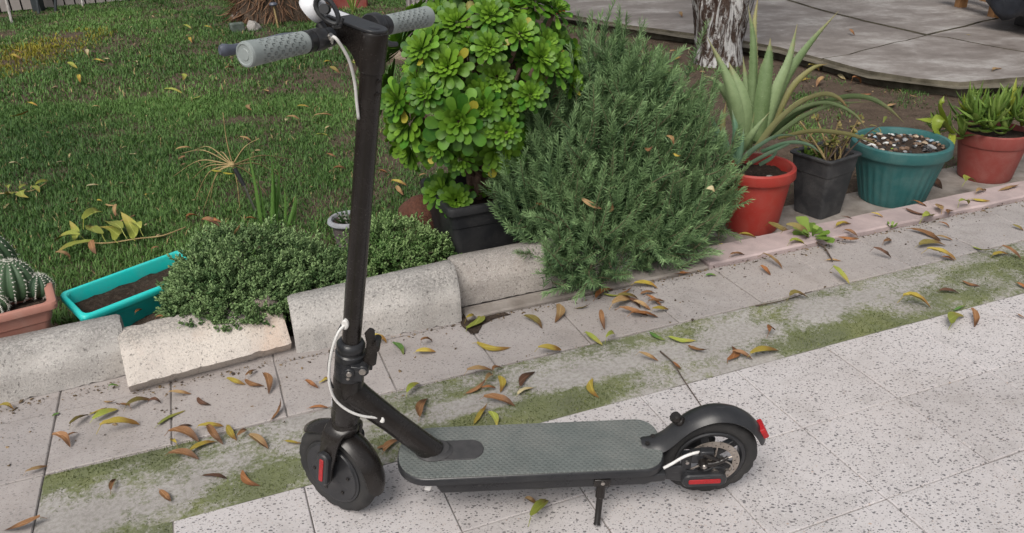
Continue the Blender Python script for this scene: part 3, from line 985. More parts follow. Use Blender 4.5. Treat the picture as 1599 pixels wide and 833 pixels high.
# ================================================================== THE SCOOTER
PR, PF = at(1106, 772), at(525, 797)
AX = (PR-PF).normalized()
SIDE = Vector((-AX.y, AX.x, 0))
LEAN = R(5.5)
scoot = empty('kick_scooter', PF + SIDE*0.02)
scoot.rotation_euler = (LEAN, 0, math.atan2(AX.y, AX.x))
tag(scoot, 'black folding electric kick scooter parked on its kickstand on the speckled paving', 'scooter')
SM = Matrix.Translation(PF + SIDE*0.02) @ Euler((LEAN, 0, math.atan2(AX.y, AX.x))).to_matrix().to_4x4()
SMi = SM.inverted()
def SP(px, py, y=0.0):                   # point of the scooter's own upright plane y
    o = SMi @ EYE
    d = SMi.to_3x3() @ ray(px, py)
    return o + d*((y-o.y)/d.y)
RAKE = R(10.75)
UPs = Vector((math.sin(RAKE), 0, math.cos(RAKE)))
A0 = Vector((0.0035, 0, 0))
STEER = R(34)
fw0 = Vector((-math.cos(RAKE), 0, math.sin(RAKE)))
FW = fw0*math.cos(STEER) + Vector((0, 1, 0))*math.sin(STEER)
RT = Vector((0, 1, 0))*math.cos(STEER) - fw0*math.sin(STEER)
def ST_(s, a=0.0, b=0.0):                # point in the steered frame: s along the stem, a forward, b to the rider's right
    return A0 + UPs*s + FW*a + RT*b
def stM(s, a=0.0, b=0.0):                # matrix with X = forward, Y = right, Z = stem
    return axes(ST_(s, a, b), FW, -RT, UPs)

# deck
deck_o = rrect(0.152, 0.735, -0.080, 0.080, (0.072, 0.050), 8)
mb = MB()
mb.prism(inset(deck_o, 0.006), 0.124, 0.131)
mb.prism(deck_o, 0.130, 0.1485, ch=0.004)
deck = mb.build('deck', M['blackplastic'], scoot, smooth=45)
MB().prism(inset(deck_o, 0.0035), 0.1485, 0.1525, ch=0.0012).build('deck_mat', M['deckmat'], deck, smooth=30)
MB().prism(rrect(0.215, 0.342, -0.030, 0.030, (0.029, 0.029), 8), 0.1525, 0.1545, ch=0.001).build('deck_pad', M['pad'], deck, smooth=30)
mb = MB()
Mx = Matrix(((1, 0, 0, 0), (0, 0, 1, 0), (0, 1, 0, 0), (0, 0, 0, 1)))   # outline in x,z pulled along y
prof = [(0.235, 0.124), (0.247, 0.094), (0.690, 0.094), (0.705, 0.100), (0.735, 0.102), (0.735, 0.124)]
mb.prism(list(reversed(prof)), -0.070, 0.070, Mx)
mb.build('battery_box', M['blackplastic'], scoot, bevel=0.004)
# little pale charging flap under the front of the deck
MB().box((0, 0, 0), (0.014, 0.008, 0.030), Matrix.Translation((0.222, -0.062, 0.115)) @ Matrix.Rotation(R(18), 4, 'Y')).build('cable_clip', M['cable'], scoot, bevel=0.002)

# down tube, head tube, latch
mb = MB()
p0, p1 = SP(553, 600), Vector((0.232, 0, 0.150))
p0 = Vector((0.070, 0, 0.338))
mb.tube([p0, p0.lerp(p1, .12), p0.lerp(p1, .5), p0.lerp(p1, .9), p1], [0.033, 0.029, 0.0255, 0.0265, 0.028], 20)
mb.build('down_tube', M['black'], scoot, smooth=60)
MB().lathe([(0.033, 0), (0.0335, 0.002), (0.030, 0.004), (0.027, 0.009)], 24, Matrix.Translation((0.233, 0, 0.1535)) @ Matrix.Diagonal((1.25, 1, 1, 1))).build('tube_collar', M['pad'], scoot)
mb = MB()
hb = lambda s: axes(A0+UPs*s, Vector((math.cos(RAKE), 0, -math.sin(RAKE))), (0, 1, 0), UPs)
mb.lathe([(0.0, 0.262), (0.0285, 0.262), (0.0300, 0.267), (0.0300, 0.271), (0.0315, 0.275), (0.0315, 0.378), (0.0305, 0.383), (0.0, 0.383)], 32, hb(0))
head = mb.build('head_tube', M['black'], scoot)
# small white maker's mark on the front of the head tube
mb = MB()
for (a0, a1, z0, z1) in ((-118, -112, .305, .320), (-124, -119, .309, .324), (-129, -125.5, .312, .320), (-134, -130.5, .315, .331)):
    mb.lathe([(0.0316, z0), (0.0320, z0), (0.0320, z1), (0.0316, z1)], 3, hb(0), closed=True, a0=R(a0-40), a1=R(a1-40))
mb.build('maker_mark', M['whiteplastic'], head, smooth=0)
# folding joint
mb = MB()
mb.lathe([(0.030, 0.383), (0.0305, 0.387), (0.0305, 0.424), (0.0285, 0.427), (0.0285, 0.430), (0.0305, 0.432), (0.0305, 0.444), (0.0275, 0.447), (0.0275, 0.453), (0.029, 0.455), (0.029, 0.463), (0.025, 0.470), (0.020, 0.473)], 28, hb(0))
joint = mb.build('folding_joint', M['blackplastic'], scoot)
mb = MB()
fj = lambda s, x, y: A0 + UPs*s + Vector((x, y, 0))
mb.box((0, 0, 0), (0.026, 0.020, 0.036), hb(0.415) @ Matrix.Translation((0.018, -0.026, 0)))
mb.tube([fj(0.417, .030, -.034), fj(0.417, .030, .030)], 0.0125, 14)
mb.tube([fj(0.417, .004, -.040), fj(0.417, .004, .0)], 0.011, 14)
mb.box((0, 0, 0), (0.010, 0.024, 0.012), hb(0.416) @ Matrix.Translation((0.042, 0.0, 0)))
mb.build('hinge_lug', M['blackplastic'], joint, bevel=0.002)
mb = MB()
lv = [fj(0.422, .040, -.012), fj(0.445, .043, -.012), fj(0.472, .041, -.012), fj(0.496, .036, -.012), fj(0.506, .040, -.012)]
mb.tube(lv, [.009, .0075, .006, .0065, .004], 8, squash=1.6)
mb.box((0, 0, 0), (0.012, 0.03, 0.020), hb(0.468) @ Matrix.Translation((0.047, -0.004, 0)))
mb.tube([fj(0.469, .052, -.028), fj(0.469, .052, .01)], 0.008, 10)
mb.build('latch_lever', M['black'], joint)
MB().tube([fj(0.417, .004, -.0405), fj(0.417, .004, -.043)], [.0062, .0050], 12).build('hinge_bolt', M['steel'], joint)
MB().tube([fj(0.400, .002, -.0300), fj(0.400, .002, -.0345)], [.0045, .0035], 10).build('hinge_bolt', M['steel'], joint)
MB().tube([fj(0.418, .030, -.0345), fj(0.418, .030, -.0375)], [.008, .007], 12).build('hinge_bolt', M['steel'], joint)
for k in range(3):
    MB().tube([fj(0.418, .030, -.012+.004*k), fj(0.418, .030, -.010+.004*k)], .0128, 14).build('hinge_washer', M['steel'], joint)

# stem and its head
mb = MB()
mb.lathe([(0.0190, 0.45), (0.0192, 1.035)], 28, stM(0))
stem = mb.build('stem', M['black'], scoot)
S1 = 1.094
mb = MB()
mb.lathe([(0.0205, 1.026), (0.0222, 1.0275), (0.0226, 1.035), (0.0230, S1-.004), (0.0215, S1)], 28, stM(0))
prof = [(0.0, 0.0), (0.0, -0.060), (0.016, -0.060), (0.022, -0.050), (0.029, -0.042), (0.040, -0.035), (0.060, -0.030), (0.098, -0.027), (0.104, -0.022), (0.104, -0.006), (0.098, -0.001)]
Mst = stM(S1) @ Matrix(((1, 0, 0, 0), (0, 0, 1, 0), (0, 1, 0, 0), (0, 0, 0, 1)))
mb.prism(prof, -0.0205, 0.0205, Mst)
hd = mb.build('stem_head', M['black'], scoot, smooth=50, bevel=0.003)
MB().prism(rrect(-0.020, 0.118, -0.0225, 0.0225, (0.0215, 0.014), 6), 0.0005, 0.0045, stM(S1), ch=0.0012).build('display_panel', M['blackplastic'], hd, smooth=30)
MB().lathe([(0.0, 0.0052), (0.0085, 0.0052), (0.0095, 0.0048), (0.0095, 0.0042), (0.0070, 0.0042)], 20, stM(S1)).build('display_button', M['blackplastic'], hd)
MB().box((0.086, 0.0, 0.0050), (0.038, 0.032, 0.0006), stM(S1)).build('sticker', M['whiteplastic'], hd, smooth=0)
for zz in (0.992, 1.014):
    MB().lathe([(0, .0), (.005, 0.0), (.0055, .0016), (.003, .003), (0, .003)], 12, axes(A0+UPs*zz, *( (lambda n: (n.cross(UPs), UPs, n))((Vector((.72, -.70, 0)) - UPs*Vector((.72, -.70, 0)).dot(UPs)).normalized()))) @ Matrix.Translation((0, 0, 0.0192))).build('stem_bolt', M['black'], stem)

# handlebar: centre AB ahead of the stem
AB, SB = 0.055, S1-0.020
def hbM(b): return axes(ST_(SB, AB, b), FW, UPs, RT)     # Z along the bar
mb = MB(); mb.tube([ST_(SB, AB, -0.206), ST_(SB, AB, 0.206)], 0.0115, 18)
bar = mb.build('handlebar', M['black'], scoot)
for s in (-1, 1):
    b0 = 0.098
    prof = [(0.0, 0.0), (0.0150, 0.0), (0.0165, 0.002)]
    # raised diamond pattern as real relief on the grip
    mb = MB()
    n, L = 40, 0.118
    vv, ff = [], []
    nz = 34
    for j in range(nz+1):
        z = 0.003 + (L-0.006)*j/nz
        for k in range(n):
            g = 2*PI*k/n
            r = 0.0170 + 0.0018*(j/nz)**2
            bumpy = 0.0 if (j % 2 == 0 and (k + (j//2)) % 2 == 0 and 4 < j < nz-4 and (k % n) < n*0.62) else 0
            vv.append(((r+bumpy)*math.cos(g), (r+bumpy)*math.sin(g), z))
    for j in range(nz):
        for k in range(n):
            k2 = (k+1) % n
            ff.append((j*n+k, j*n+k2, (j+1)*n+k2, (j+1)*n+k))
    mb.add(vv, ff)
    mb.lathe([(0.0, L+0.001), (0.008, L+0.001), (0.009, L), (0.0135, L), (0.015, L+0.0012), (0.0175, L+0.0005), (0.0188, L-0.003)], n)
    mb.lathe([(0.0115, 0.0), (0.016, 0.0), (0.0170, 0.003)], n)
    z = RT*s
    x = UPs if s < 0 else -UPs
    mb.build('grip', M['grip'], bar, axes(ST_(SB, AB, s*b0), FW*0.35+x*0.94, z.cross(FW*0.35+x*0.94), z), smooth=30)
    MB().lathe([(0.0118, 0), (0.0155, 0), (0.0165, 0.002), (0.0165, 0.011), (0.0175, 0.0125), (0.0175, 0.015), (0.0118, 0.015)], 24, axes(ST_(SB, AB, s*(b0-0.0155)), FW, UPs.cross(FW) if False else z.cross(FW), z)).build('grip_collar', M['blackplastic'], bar)
# brake lever on the left
mb = MB()
mb.lathe([(0.0115, -0.012), (0.0165, -0.012), (0.0175, -0.009), (0.0175, 0.009), (0.0165, 0.012), (0.0115, 0.012)], 22, hbM(-0.070))
mb.tube([ST_(SB, AB+.012, -.066), ST_(SB-.004, AB+.028, -.064), ST_(SB-.008, AB+.040, -.072)], [.011, .010, .0085], 10)
brk = mb.build('brake_clamp', M['blackplastic'], bar)
mb = MB()
mb.tube(smoothpath([ST_(SB-.008, AB+.040, -.062), ST_(SB-.009, AB+.050, -.095), ST_(SB-.009, AB+.045, -.145), ST_(SB-.009, AB+.045, -.190), ST_(SB-.009, AB+.052, -.216)], 5), [.0065]*16+[.0062, .0066, .0072, .0076, .0055], 10, squash=1.25)
mb.build('brake_lever', M['levergrey'], bar)
# bell: white dome with a black finger loop
mb = MB()
bm = axes(ST_(SB+.036, AB+.030, -.054), FW, UPs.cross(FW) if False else -RT, UPs) @ Matrix.Rotation(R(-38), 4, 'Y') @ Matrix.Rotation(R(20), 4, 'X')
mb.lathe([(0.022, -0.004), (0.0232, 0.0), (0.0228, 0.007), (0.0200, 0.016), (0.0136, 0.022), (0.006, 0.0255), (0.0, 0.026)], 28, bm)
mb.lathe([(0.0, -0.003), (0.0205, -0.003)], 28, bm)
bell = mb.build('bell', M['whiteplastic'], bar, smooth=70)
mb = MB()
mb.lathe([(0.0118, -0.007), (0.0155, -0.007), (0.0155, 0.007), (0.0118, 0.007)], 20, hbM(-0.048))
mb.tube([ST_(SB+.008, AB+.006, -.048), ST_(SB+.018, AB+.016, -.050)], .008, 10)
mb.build('bell_clamp', M['blackplastic'], bell)
mb = MB()
lx = Vector((.60, -.30, -.74)).normalized(); ly = Vector((.72, .1, .62)); ly = (ly - lx*ly.dot(lx)).normalized()
c0 = axes(SP(512, 18, -.022), lx, ly, lx.cross(ly))
loop = [(0.0235*math.cos(g), 0.0125*math.sin(g)*(1-.25*math.cos(g)), 0) for g in [2*PI*k/20 for k in range(21)]]
mb.tube(loop, 0.0040, 8, c0, cap=False, squash=1.5)
mb.tube([(-.004, .0, .0), (-.004, .0, .012)], .008, 12, c0)
mb.tube([(.022, -.010, 0), (.028, 0, .0), (.022, .012, 0)], [.003, .0042, .003], 8, c0)
mb.build('bell_lever', M['blackplastic'], bell)
mb = MB(); mb.tube([ST_(SB+.006, AB-.0135, -.058), ST_(SB+.010, AB-.018, -.058)], [.006, .0045], 12); mb.build('bell_screw', M['steel'], bell)
# throttle ring on the right
mb = MB()
mb.lathe([(0.012, -0.011), (0.0225, -0.011), (0.0245, -0.008), (0.0245, 0.008), (0.0225, 0.011), (0.0185, 0.0112), (0.012, 0.007)], 30, hbM(0.066))
mb.build('throttle', M['blackplastic'], bar)
mb = MB(); mb.tube(smoothpath([ST_(SB-.010, AB-.020, .058), ST_(SB-.016, AB-.038, .062), ST_(SB-.016, AB-.046, .074)], 4), [.008, .008, .0075, .0075, .007, .007, .006, .006, .005], 10, squash=0.6); mb.build('throttle_paddle', M['blackplastic'], bar)
# cables at the top
pts = [ST_(SB-.012, AB+.006, -.040), ST_(SB-.020, AB+.002, -.037)] + [SP(*p, y) for p, y in (((521, 58), -.040), ((536, 77), -.036), ((547, 100), -.028), ((554, 130), -.020), ((557, 160), -.018), ((560, 186), -.016))]
MB().tube(smoothpath(pts, 5), 0.0027, 8).build('brake_cable', M['cable'], scoot, smooth=180)

# lower cable loop with its two grommets
def grommet(p, nrm, along):
    z = Vector(nrm).normalized(); x = Vector(along); x = (x - z*x.dot(z)).normalized()
    poly = [(0.012*math.cos(g)*1.0, 0.0075*math.sin(g)) for g in [2*PI*k/16 for k in range(16)]]
    MB().prism(poly, -0.004, 0.004, axes(Vector(p), x, z.cross(x), z), ch=0.002).build('cable_grommet', M['cable'], scoot)
g0 = SP(539, 507, -.018); g1 = SP(594, 653, -.021)
grommet(g0, (-.35, -1, .05), UPs); grommet(g1, (-.3, -1, .35), (p1-p0))
pts = [g0] + [SP(*p, y) for p, y in (((528, 520), -.032), ((519, 545), -.040), ((514, 575), -.043), ((515, 603), -.044), ((524, 625), -.042), ((543, 641), -.040), ((566, 650), -.036))] + [g1]
MB().tube(smoothpath(pts, 6), 0.0029, 8).build('brake_cable', M['cable'], scoot, smooth=180)
pts = [g0+Vector((-.004, .004, .003))] + [SP(*p, y) for p, y in (((526, 522), -.026), ((518, 545), -.032), ((513, 570), -.036), ((514, 590), -.036), ((520, 606), -.034))]
MB().tube(smoothpath(pts, 6), 0.0024, 8).build('control_cable', M['blackplastic'], scoot, smooth=180)

# wheels
def tyre_mb(Rc, rc):
    mb = MB()
    n, m = 64, 14
    vv, ff = [], []
    for i in range(n):
        g = 2*PI*i/n
        for k in range(m):
            h = 2*PI*k/m
            rr = rc
            if abs(math.cos(h)) and math.cos(h) > 0.35:
                groove = (i + (2 if math.sin(h) > 0 else 0)) % 4 < 1
                rr = rc*(0.84 if groove else 1.03)
                if abs(math.sin(h)) < 0.2: rr = rc*1.02
            r = Rc + rr*math.cos(h)
            vv.append((r*math.cos(g), r*math.sin(g), rr*0.98*math.sin(h)))
    for i in range(n):
        for k in range(m):
            i2, k2 = (i+1) % n, (k+1) % m
            ff.append((i*m+k, i2*m+k, i2*m+k2, i*m+k2))
    return mb.add(vv, ff)
def wheelM(c, x, axis):
    x = Vector(x).normalized(); z = Vector(axis).normalized()
    return axes(Vector(c), x, z.cross(x), z)
# front wheel with its closed hub
FA = ST_(0.1075, 0.012)
fwh = empty('front_wheel', parent=scoot)
fwh.matrix_basis = wheelM(FA, FW, -RT)        # +Z = rider's left, towards the camera
tyre_mb(0.0890, 0.0190).build('tyre', M['rubber'], fwh, smooth=50)
mb = MB()
mb.lathe([(0.0, 0.026), (0.020, 0.026), (0.024, 0.0235), (0.062, 0.0205), (0.066, 0.0215), (0.071, 0.0215), (0.073, 0.0185), (0.0775, 0.0175), (0.0785, 0.012), (0.0785, -0.012), (0.0775, -0.0175), (0.062, -0.0205), (0.0, -0.026)], 56)
mb.build('hub', M['blackplastic'], fwh)
for k in range(6):
    g = 2*PI*k/6+0.3
    MB().lathe([(0.0, 0.0), (0.0042, 0.0), (0.0042, 0.0022), (0.0025, 0.0022), (0.0020, 0.0012), (0.0, 0.0012)], 10, Matrix.Translation((0.050*math.cos(g), 0.050*math.sin(g), 0.0215))).build('hub_bolt', M['black'], fwh)
# fork
mb = MB()
mb.lathe([(0.0, 0.264), (0.0285, 0.264), (0.0300, 0.255), (0.0295, 0.238), (0.024, 0.228), (0.0, 0.228)], 26, stM(0))
fork = mb.build('fork', M['black'], scoot)
for s in (-1, 1):
    mb = MB()
    path = [ST_(.256, .000, s*.010), ST_(.246, .003, s*.026), ST_(.224, .006, s*.036), ST_(.180, .009, s*.0385), ST_(.140, .012, s*.0390), ST_(.112, .012, s*.0390), ST_(.092, .012, s*.0385)]
    path = smoothpath(path, 4)
    wds = [0.029-0.011*min(1, i/16) if i < len(path)-4 else 0.016-0.002*(i-len(path)+4) for i in range(len(path))]
    sect = [(-1, 0.15), (-0.8, 0.45), (0.8, 0.45), (1, 0.15), (1, -0.15), (0.8, -0.45), (-0.8, -0.45), (-1, -0.15)]
    vv, ff = [], []
    for p, w_ in zip(path, wds):
        for a, b in sect: vv.append(p + FW*(a*w_) + RT*(b*0.018))
    m_ = len(sect)
    for i in range(len(path)-1):
        for k in range(m_):
            k2 = (k+1) % m_
            ff.append((i*m_+k, i*m_+k2, (i+1)*m_+k2, (i+1)*m_+k))
    ff += [tuple(reversed(range(m_))), tuple((len(path)-1)*m_+k for k in range(m_))]
    mb.add(vv, ff).build('fork_leg', M['black'], fork, smooth=60)
def reflector(Mx, L, wd, name='side_reflector'):
    o = MB().prism(rrect(-L/2, L/2, -wd/2, wd/2, wd*0.45, 5), 0, 0.013, Mx, ch=0.003).build(name, M['blackplastic'], scoot, smooth=40)
    MB().prism(rrect(-L*0.36, L*0.36, -wd*0.17, wd*0.17, wd*0.10, 3), 0.0125, 0.0145, Mx, ch=0.0006).build('red_strip', M['red'], o, smooth=30)
for s in (-1, 1):
    reflector(axes(ST_(.152, .006, s*.048), UPs, (RT*s).cross(UPs), RT*s), 0.088, 0.032)
# front mudguard
def fender_mb(path, half, drop, thick):
    mb = MB()
    path = [Vector(p) for p in path]
    ups = []
    for i, p in enumerate(path):
        t = (path[min(i+1, len(path)-1)]-path[max(0, i-1)]).normalized()
        u = Vector((-t.z, 0, t.x)) if True else None
        ups.append(u)
    sect = []
    for k in range(9):
        a = -1 + 2*k/8
        sect.append((a*half, -drop*abs(a)**2.2))
    for k in range(8, -1, -1):
        a = -1 + 2*k/8
        sect.append((a*(half-thick*0.6), -drop*abs(a)**2.2 - thick))
    vv, ff = [], []
    n = len(sect)
    for i, (p, u) in enumerate(zip(path, ups)):
        e = min(i, len(path)-1-i)
        sc = (0.55, 0.86, 0.97)[e] if e < 3 else 1.0
        for a, b in sect: vv.append(p + Vector((0, 1, 0))*a*sc + u*b*sc)
    for i in range(len(path)-1):
        for k in range(n):
            k2 = (k+1) % n
            ff.append((i*n+k, i*n+k2, (i+1)*n+k2, (i+1)*n+k))
    ff += [tuple(reversed(range(n))), tuple((len(path)-1)*n+k for k in range(n))]
    return mb.add(vv, ff)
def arc(cx, cz, r0, r1, a0, a1, n):
    return [(cx+(r0+(r1-r0)*k/n)*math.cos(R(a0+(a1-a0)*k/n)), 0, cz+(r0+(r1-r0)*k/n)*math.sin(R(a0+(a1-a0)*k/n))) for k in range(n+1)]
# in a frame with X = backwards, Y = away, Z = up at the wheel's centre
fm = axes(FA, -FW, RT, UPs)
fp = arc(0, 0, 0.121, 0.127, 142, 4, 26)
fender_mb(fp, 0.029, 0.012, 0.003).build('front_mudguard', M['black'], scoot, M=fm, smooth=50)

# rear wheel with spokes and brake disc
RA = Vector((0.845, 0.0, 0.1075))
rwh = empty('rear_wheel', parent=scoot)
rwh.matrix_basis = wheelM(RA, (1, 0, 0), (0, -1, 0))
tyre_mb(0.0905, 0.0178).build('tyre', M['rubber'], rwh, smooth=50)
mb = MB()
mb.lathe([(0.070, -0.016), (0.076, -0.0175), (0.079, -0.015), (0.079, 0.015), (0.076, 0.0175), (0.070, 0.016), (0.0665, 0.010), (0.0665, -0.010)], 56, closed=True)
mb.lathe([(0.0, 0.022), (0.016, 0.022), (0.018, 0.018), (0.018, -0.018), (0.016, -0.022), (0.0, -0.022)], 24)
rim = mb.build('rim', M['blackplastic'], rwh)
for k in range(5):
    g = 2*PI*k/5+0.62
    MB().add([(0.014, -.009, -.008), (0.071, -.0085, -.008), (0.071, .0085, -.008), (0.014, .009, -.008), (0.014, -.009, .008), (0.071, -.0085, .008), (0.071, .0085, .008), (0.014, .009, .008)],
             [(0, 3, 2, 1), (4, 5, 6, 7), (0, 1, 5, 4), (1, 2, 6, 5), (2, 3, 7, 6), (3, 0, 4, 7)]).build('spoke', M['blackplastic'], rwh, Matrix.Rotation(g, 4, 'Z'), bevel=0.002)
# brake disc: a drilled ring, built as a fan with holes
mb = MB()
nh = 36
ri, ro = 0.0465, 0.0620
for k in range(nh):
    g0_, g1_ = 2*PI*k/nh, 2*PI*(k+1)/nh
    gm = (g0_+g1_)/2
    rm = 0.0542 + (0.003 if k % 2 else -0.003)
    outer = [(ri, g0_), ((ri+ro)/2, g0_), (ro, g0_), (ro, gm), (ro, g1_), ((ri+ro)/2, g1_), (ri, g1_), (ri, gm)]
    O = [(r*math.cos(g), r*math.sin(g)) for r, g in outer]
    cx, cy = rm*math.cos(gm), rm*math.sin(gm)
    I = []
    for (x, y) in O:
        d = Vector((x-cx, y-cy)).normalized()*0.0021
        I.append((cx+d.x, cy+d.y))
    vv = [(x, y, 0.0262) for x, y in O] + [(x, y, 0.0262) for x, y in I] + [(x, y, 0.0242) for x, y in I] + [(x, y, 0.0242) for x, y in O]
    ff = []
    for i in range(8):
        j = (i+1) % 8
        ff += [(i, j, 8+j, 8+i), (8+i, 8+j, 16+j, 16+i), (16+i, 16+j, 24+j, 24+i)]
        if i in (2, 3, 6, 7): ff.append((i, 24+i, 24+j, j))
    mb.add(vv, ff)
for k in range(6):
    g = 2*PI*k/6
    mb.tube([(0.012*math.cos(g), 0.012*math.sin(g), .0252), (0.047*math.cos(g+.35), 0.047*math.sin(g+.35), .0252)], 0.0022, 6)
mb.lathe([(0.0, 0.0268), (0.014, 0.0268), (0.014, 0.0235)], 20)
mb.build('brake_disc', M['rotor'], rwh, smooth=30)
# rear fork plates, caliper, mudguard, light
for s in (-1, 1):
    y = s*0.048
    pl = [(0.700, 0.098), (0.775, 0.080), (0.850, 0.088), (0.872, 0.098), (0.872, 0.112), (0.858, 0.121), (0.838, 0.120), (0.820, 0.108), (0.786, 0.112), (0.772, 0.128), (0.735, 0.126), (0.712, 0.140), (0.700, 0.140)]
    MB().prism(pl, y-0.004, y+0.004, Mx).build('rear_fork', M['blackplastic'], scoot, bevel=0.003)
    reflector(axes(Vector((0.822, y+s*0.004, 0.092)), (1, 0, 0), Vector((0, s, 0)).cross(Vector((1, 0, 0))), (0, s, 0)), 0.098, 0.036)
MB().tube([(RA.x, -0.056, RA.z), (RA.x, 0.056, RA.z)], 0.009, 12).build('rear_axle', M['steel'], scoot)
mb = MB()
mb.box((0.808, -0.044, 0.150), (0.036, 0.022, 0.026), None)
mb.box((0.822, -0.050, 0.166), (0.030, 0.018, 0.014), None)
mb.box((0.782, -0.046, 0.134), (0.022, 0.008, 0.040), None)
cal = mb.build('brake_caliper', M['blackplastic'], scoot, bevel=0.003)
mb = MB()
mb.tube(smoothpath([(0.812, -.060, .141), (0.835, -.062, .142), (0.858, -.060, .150), (0.868, -.058, .156)], 4), [.007]*5+[.006]*4+[.004]*4, 9)
mb.tube([(0.815, -.055, .142), (0.815, -.070, .142)], [.0105, .009], 16)
mb.tube([(0.806, -.05, .166), (0.830, -.062, .160), (0.850, -.062, .150)], [.006, .005, .003], 8)
mb.build('caliper_arm', M['black'], cal, smooth=50)
MB().tube([(0.815, -.070, .142), (0.815, -.073, .142)], [.0055, .004], 10).build('caliper_bolt', M['steel'], cal)
MB().tube([(0.782, -.051, .140), (0.782, -.056, .140)], [.005, .004], 10).build('caliper_bolt', M['steel'], cal)
MB().tube([(0.872, -.052, .110), (0.872, -.058, .110)], [.006, .005], 6).build('caliper_bolt', M['steel'], cal)
MB().tube(smoothpath([(0.850, -.060, .152), (0.872, -.058, .138), (0.882, -.056, .120), (0.875, -.055, .104)], 4), .0016, 6).build('return_spring', M['steel'], cal)
pts = [(0.728, -.066, .139), (0.748, -.060, .146), (0.772, -.056, .160), (0.796, -.052, .166), (0.812, -.050, .166)]
MB().tube(smoothpath(pts, 5), 0.0034, 8).build('rear_brake_cable', M['cable'], scoot, smooth=180)
fpath = smoothpath([(0.690, 0, .158), (0.712, 0, .1585), (0.730, 0, .165), (0.748, 0, .183), (0.768, 0, .206), (0.795, 0, .228), (0.830, 0, .2425), (0.862, 0, .2445), (0.895, 0, .236), (0.925, 0, .217), (0.947, 0, .192), (0.960, 0, .170), (0.966, 0, .155)], 4)
fender_mb([tuple(p) for p in reversed(fpath)], 0.031, 0.015, 0.003)
rf = MB()
# the guard's inner side faces the wheel
fm_ = fender_mb([tuple(p) for p in fpath], 0.031, 0.014, 0.003)
rfen = fm_.build('rear_mudguard', M['blackplastic'], scoot, smooth=50)
mb = MB()
for px_ in (0.702, 0.718):
    mb.lathe([(0, .0), (.0052, 0), (.0052, .002), (.003, .0028), (0, .0028)], 12, Matrix.Translation((px_, -0.010 if px_ < .71 else .012, .1585)))
mb.build('mudguard_screw', M['black'], rfen)
mb = MB()
kc = Matrix.Translation((0.772, 0, 0.210)) @ Matrix.Rotation(R(-42), 4, 'Y')
mb.lathe([(0.0, 0.0), (0.012, 0.0), (0.012, 0.006), (0.009, 0.008), (0.009, 0.013), (0.0125, 0.014), (0.0125, 0.021), (0.011, 0.023), (0.004, 0.022), (0.0, 0.022)], 20, kc)
mb.build('mudguard_hook', M['black'], rfen)
mb = MB()
lm = Matrix.Translation((0.955, 0, 0.178)) @ Matrix.Rotation(R(62), 4, 'Y')
mb.prism(rrect(-0.015, 0.015, -0.019, 0.019, 0.006, 3), -0.004, 0.008, lm, ch=0.002)
mb.build('rear_light', M['red'], rfen, smooth=30)
# kickstand, foot on the ground
foot = SMi @ (at(932, 822) + Vector((0, 0, 0.006)))
piv = Vector((0.596, -0.064, 0.104))
mb = MB()
mb.box((piv.x, -0.068, 0.110), (0.036, 0.016, 0.022))
kb = mb.build('kickstand', M['black'], scoot, bevel=0.003)
mb = MB()
d_ = foot-piv
mb.tube([piv, piv+d_*.30, piv+d_*.36, piv+d_*.38, piv+d_*.97, foot], [.010, .0105, .0105, .0075, .0070, .0085], 12)
mb.build('kickstand_leg', M['black'], kb, smooth=40)
mb = MB(); mb.lathe([(0, .0), (.005, 0), (.0045, .003), (0, .0035)], 12, axes(Vector((piv.x+.001, -.0755, .112)), (1, 0, 0), (0, 0, 1), (0, -1, 0))); mb.build('kickstand_bolt', M['steel'], kb)

# ================================================================== BACKGROUND THINGS
# white board fence at the far left
fa, fb = at(-40, 25.5), at(245, -1.5)
fdir = (fb-fa).normalized(); fn = Vector((-fdir.y, fdir.x, 0))
fang = math.atan2(fdir.y, fdir.x)
fence = tag(empty('fence', fa, fang), 'pale upright-board fence with dark gaps along the far edge of the lawn', 'fence')
MB().box((1.9, 0.04, 0.80), (6.6, 0.03, 1.66)).build('backing', M['fencebar'], fence, smooth=0)
bmesh_ = MB().box((0, 0, 0.80), (0.094, 0.030, 1.60)).mesh('board', M['fencewhite'], 0)
for k in range(58):
    link('board', bmesh_, fence, Matrix.Translation((-1.35+k*0.1115, 0, 0.02)))
MB().box((1.9, 0.0, -0.02), (6.6, 0.05, 0.06)).build('base_rail', M['fencebar'], fence, smooth=0)
pp = at(66, 17)
mb = MB(); mb.box((0, 0, 0.8), (0.10, 0.10, 1.7)); po = mb.build('fence_post', M['fencepost'], None, Matrix.Translation(pp + Vector((0, -0.06, 0))), bevel=0.006)
tag(po, 'dark square post in front of the pale fence at the lawn corner', 'post')
def prop(pa, pb, r, mat, lab, name='garden_cane'):
    return tag(MB().tube(smoothpath([pa, (Vector(pa)+Vector(pb))*.5+Vector((.01, 0, .01)), pb], 4), r, 8).build(name, mat), lab, 'stick', 'sticks leaning near the fence')
b0 = at(19, 37); prop(b0, b0 + Vector((-.15, .25, .55)), .014, M['rock'], 'pale stick leaning in the far left corner of the lawn')
b0 = at(61, 22); prop(b0, b0 + Vector((-.06, .18, .5)), .016, M['fencepost'], 'dark stick leaning just left of the dark fence post')
b0 = at(87, 19); prop(b0, b0 + Vector((.03, .2, .6)), .016, M['fencepost'], 'bluish stick leaning just right of the dark fence post')
b0 = at(130, 15); prop(b0, b0 + Vector((-.05, .2, .7)), .012, M['rock'], 'thin pale stick leaning on the fence boards right of the post')

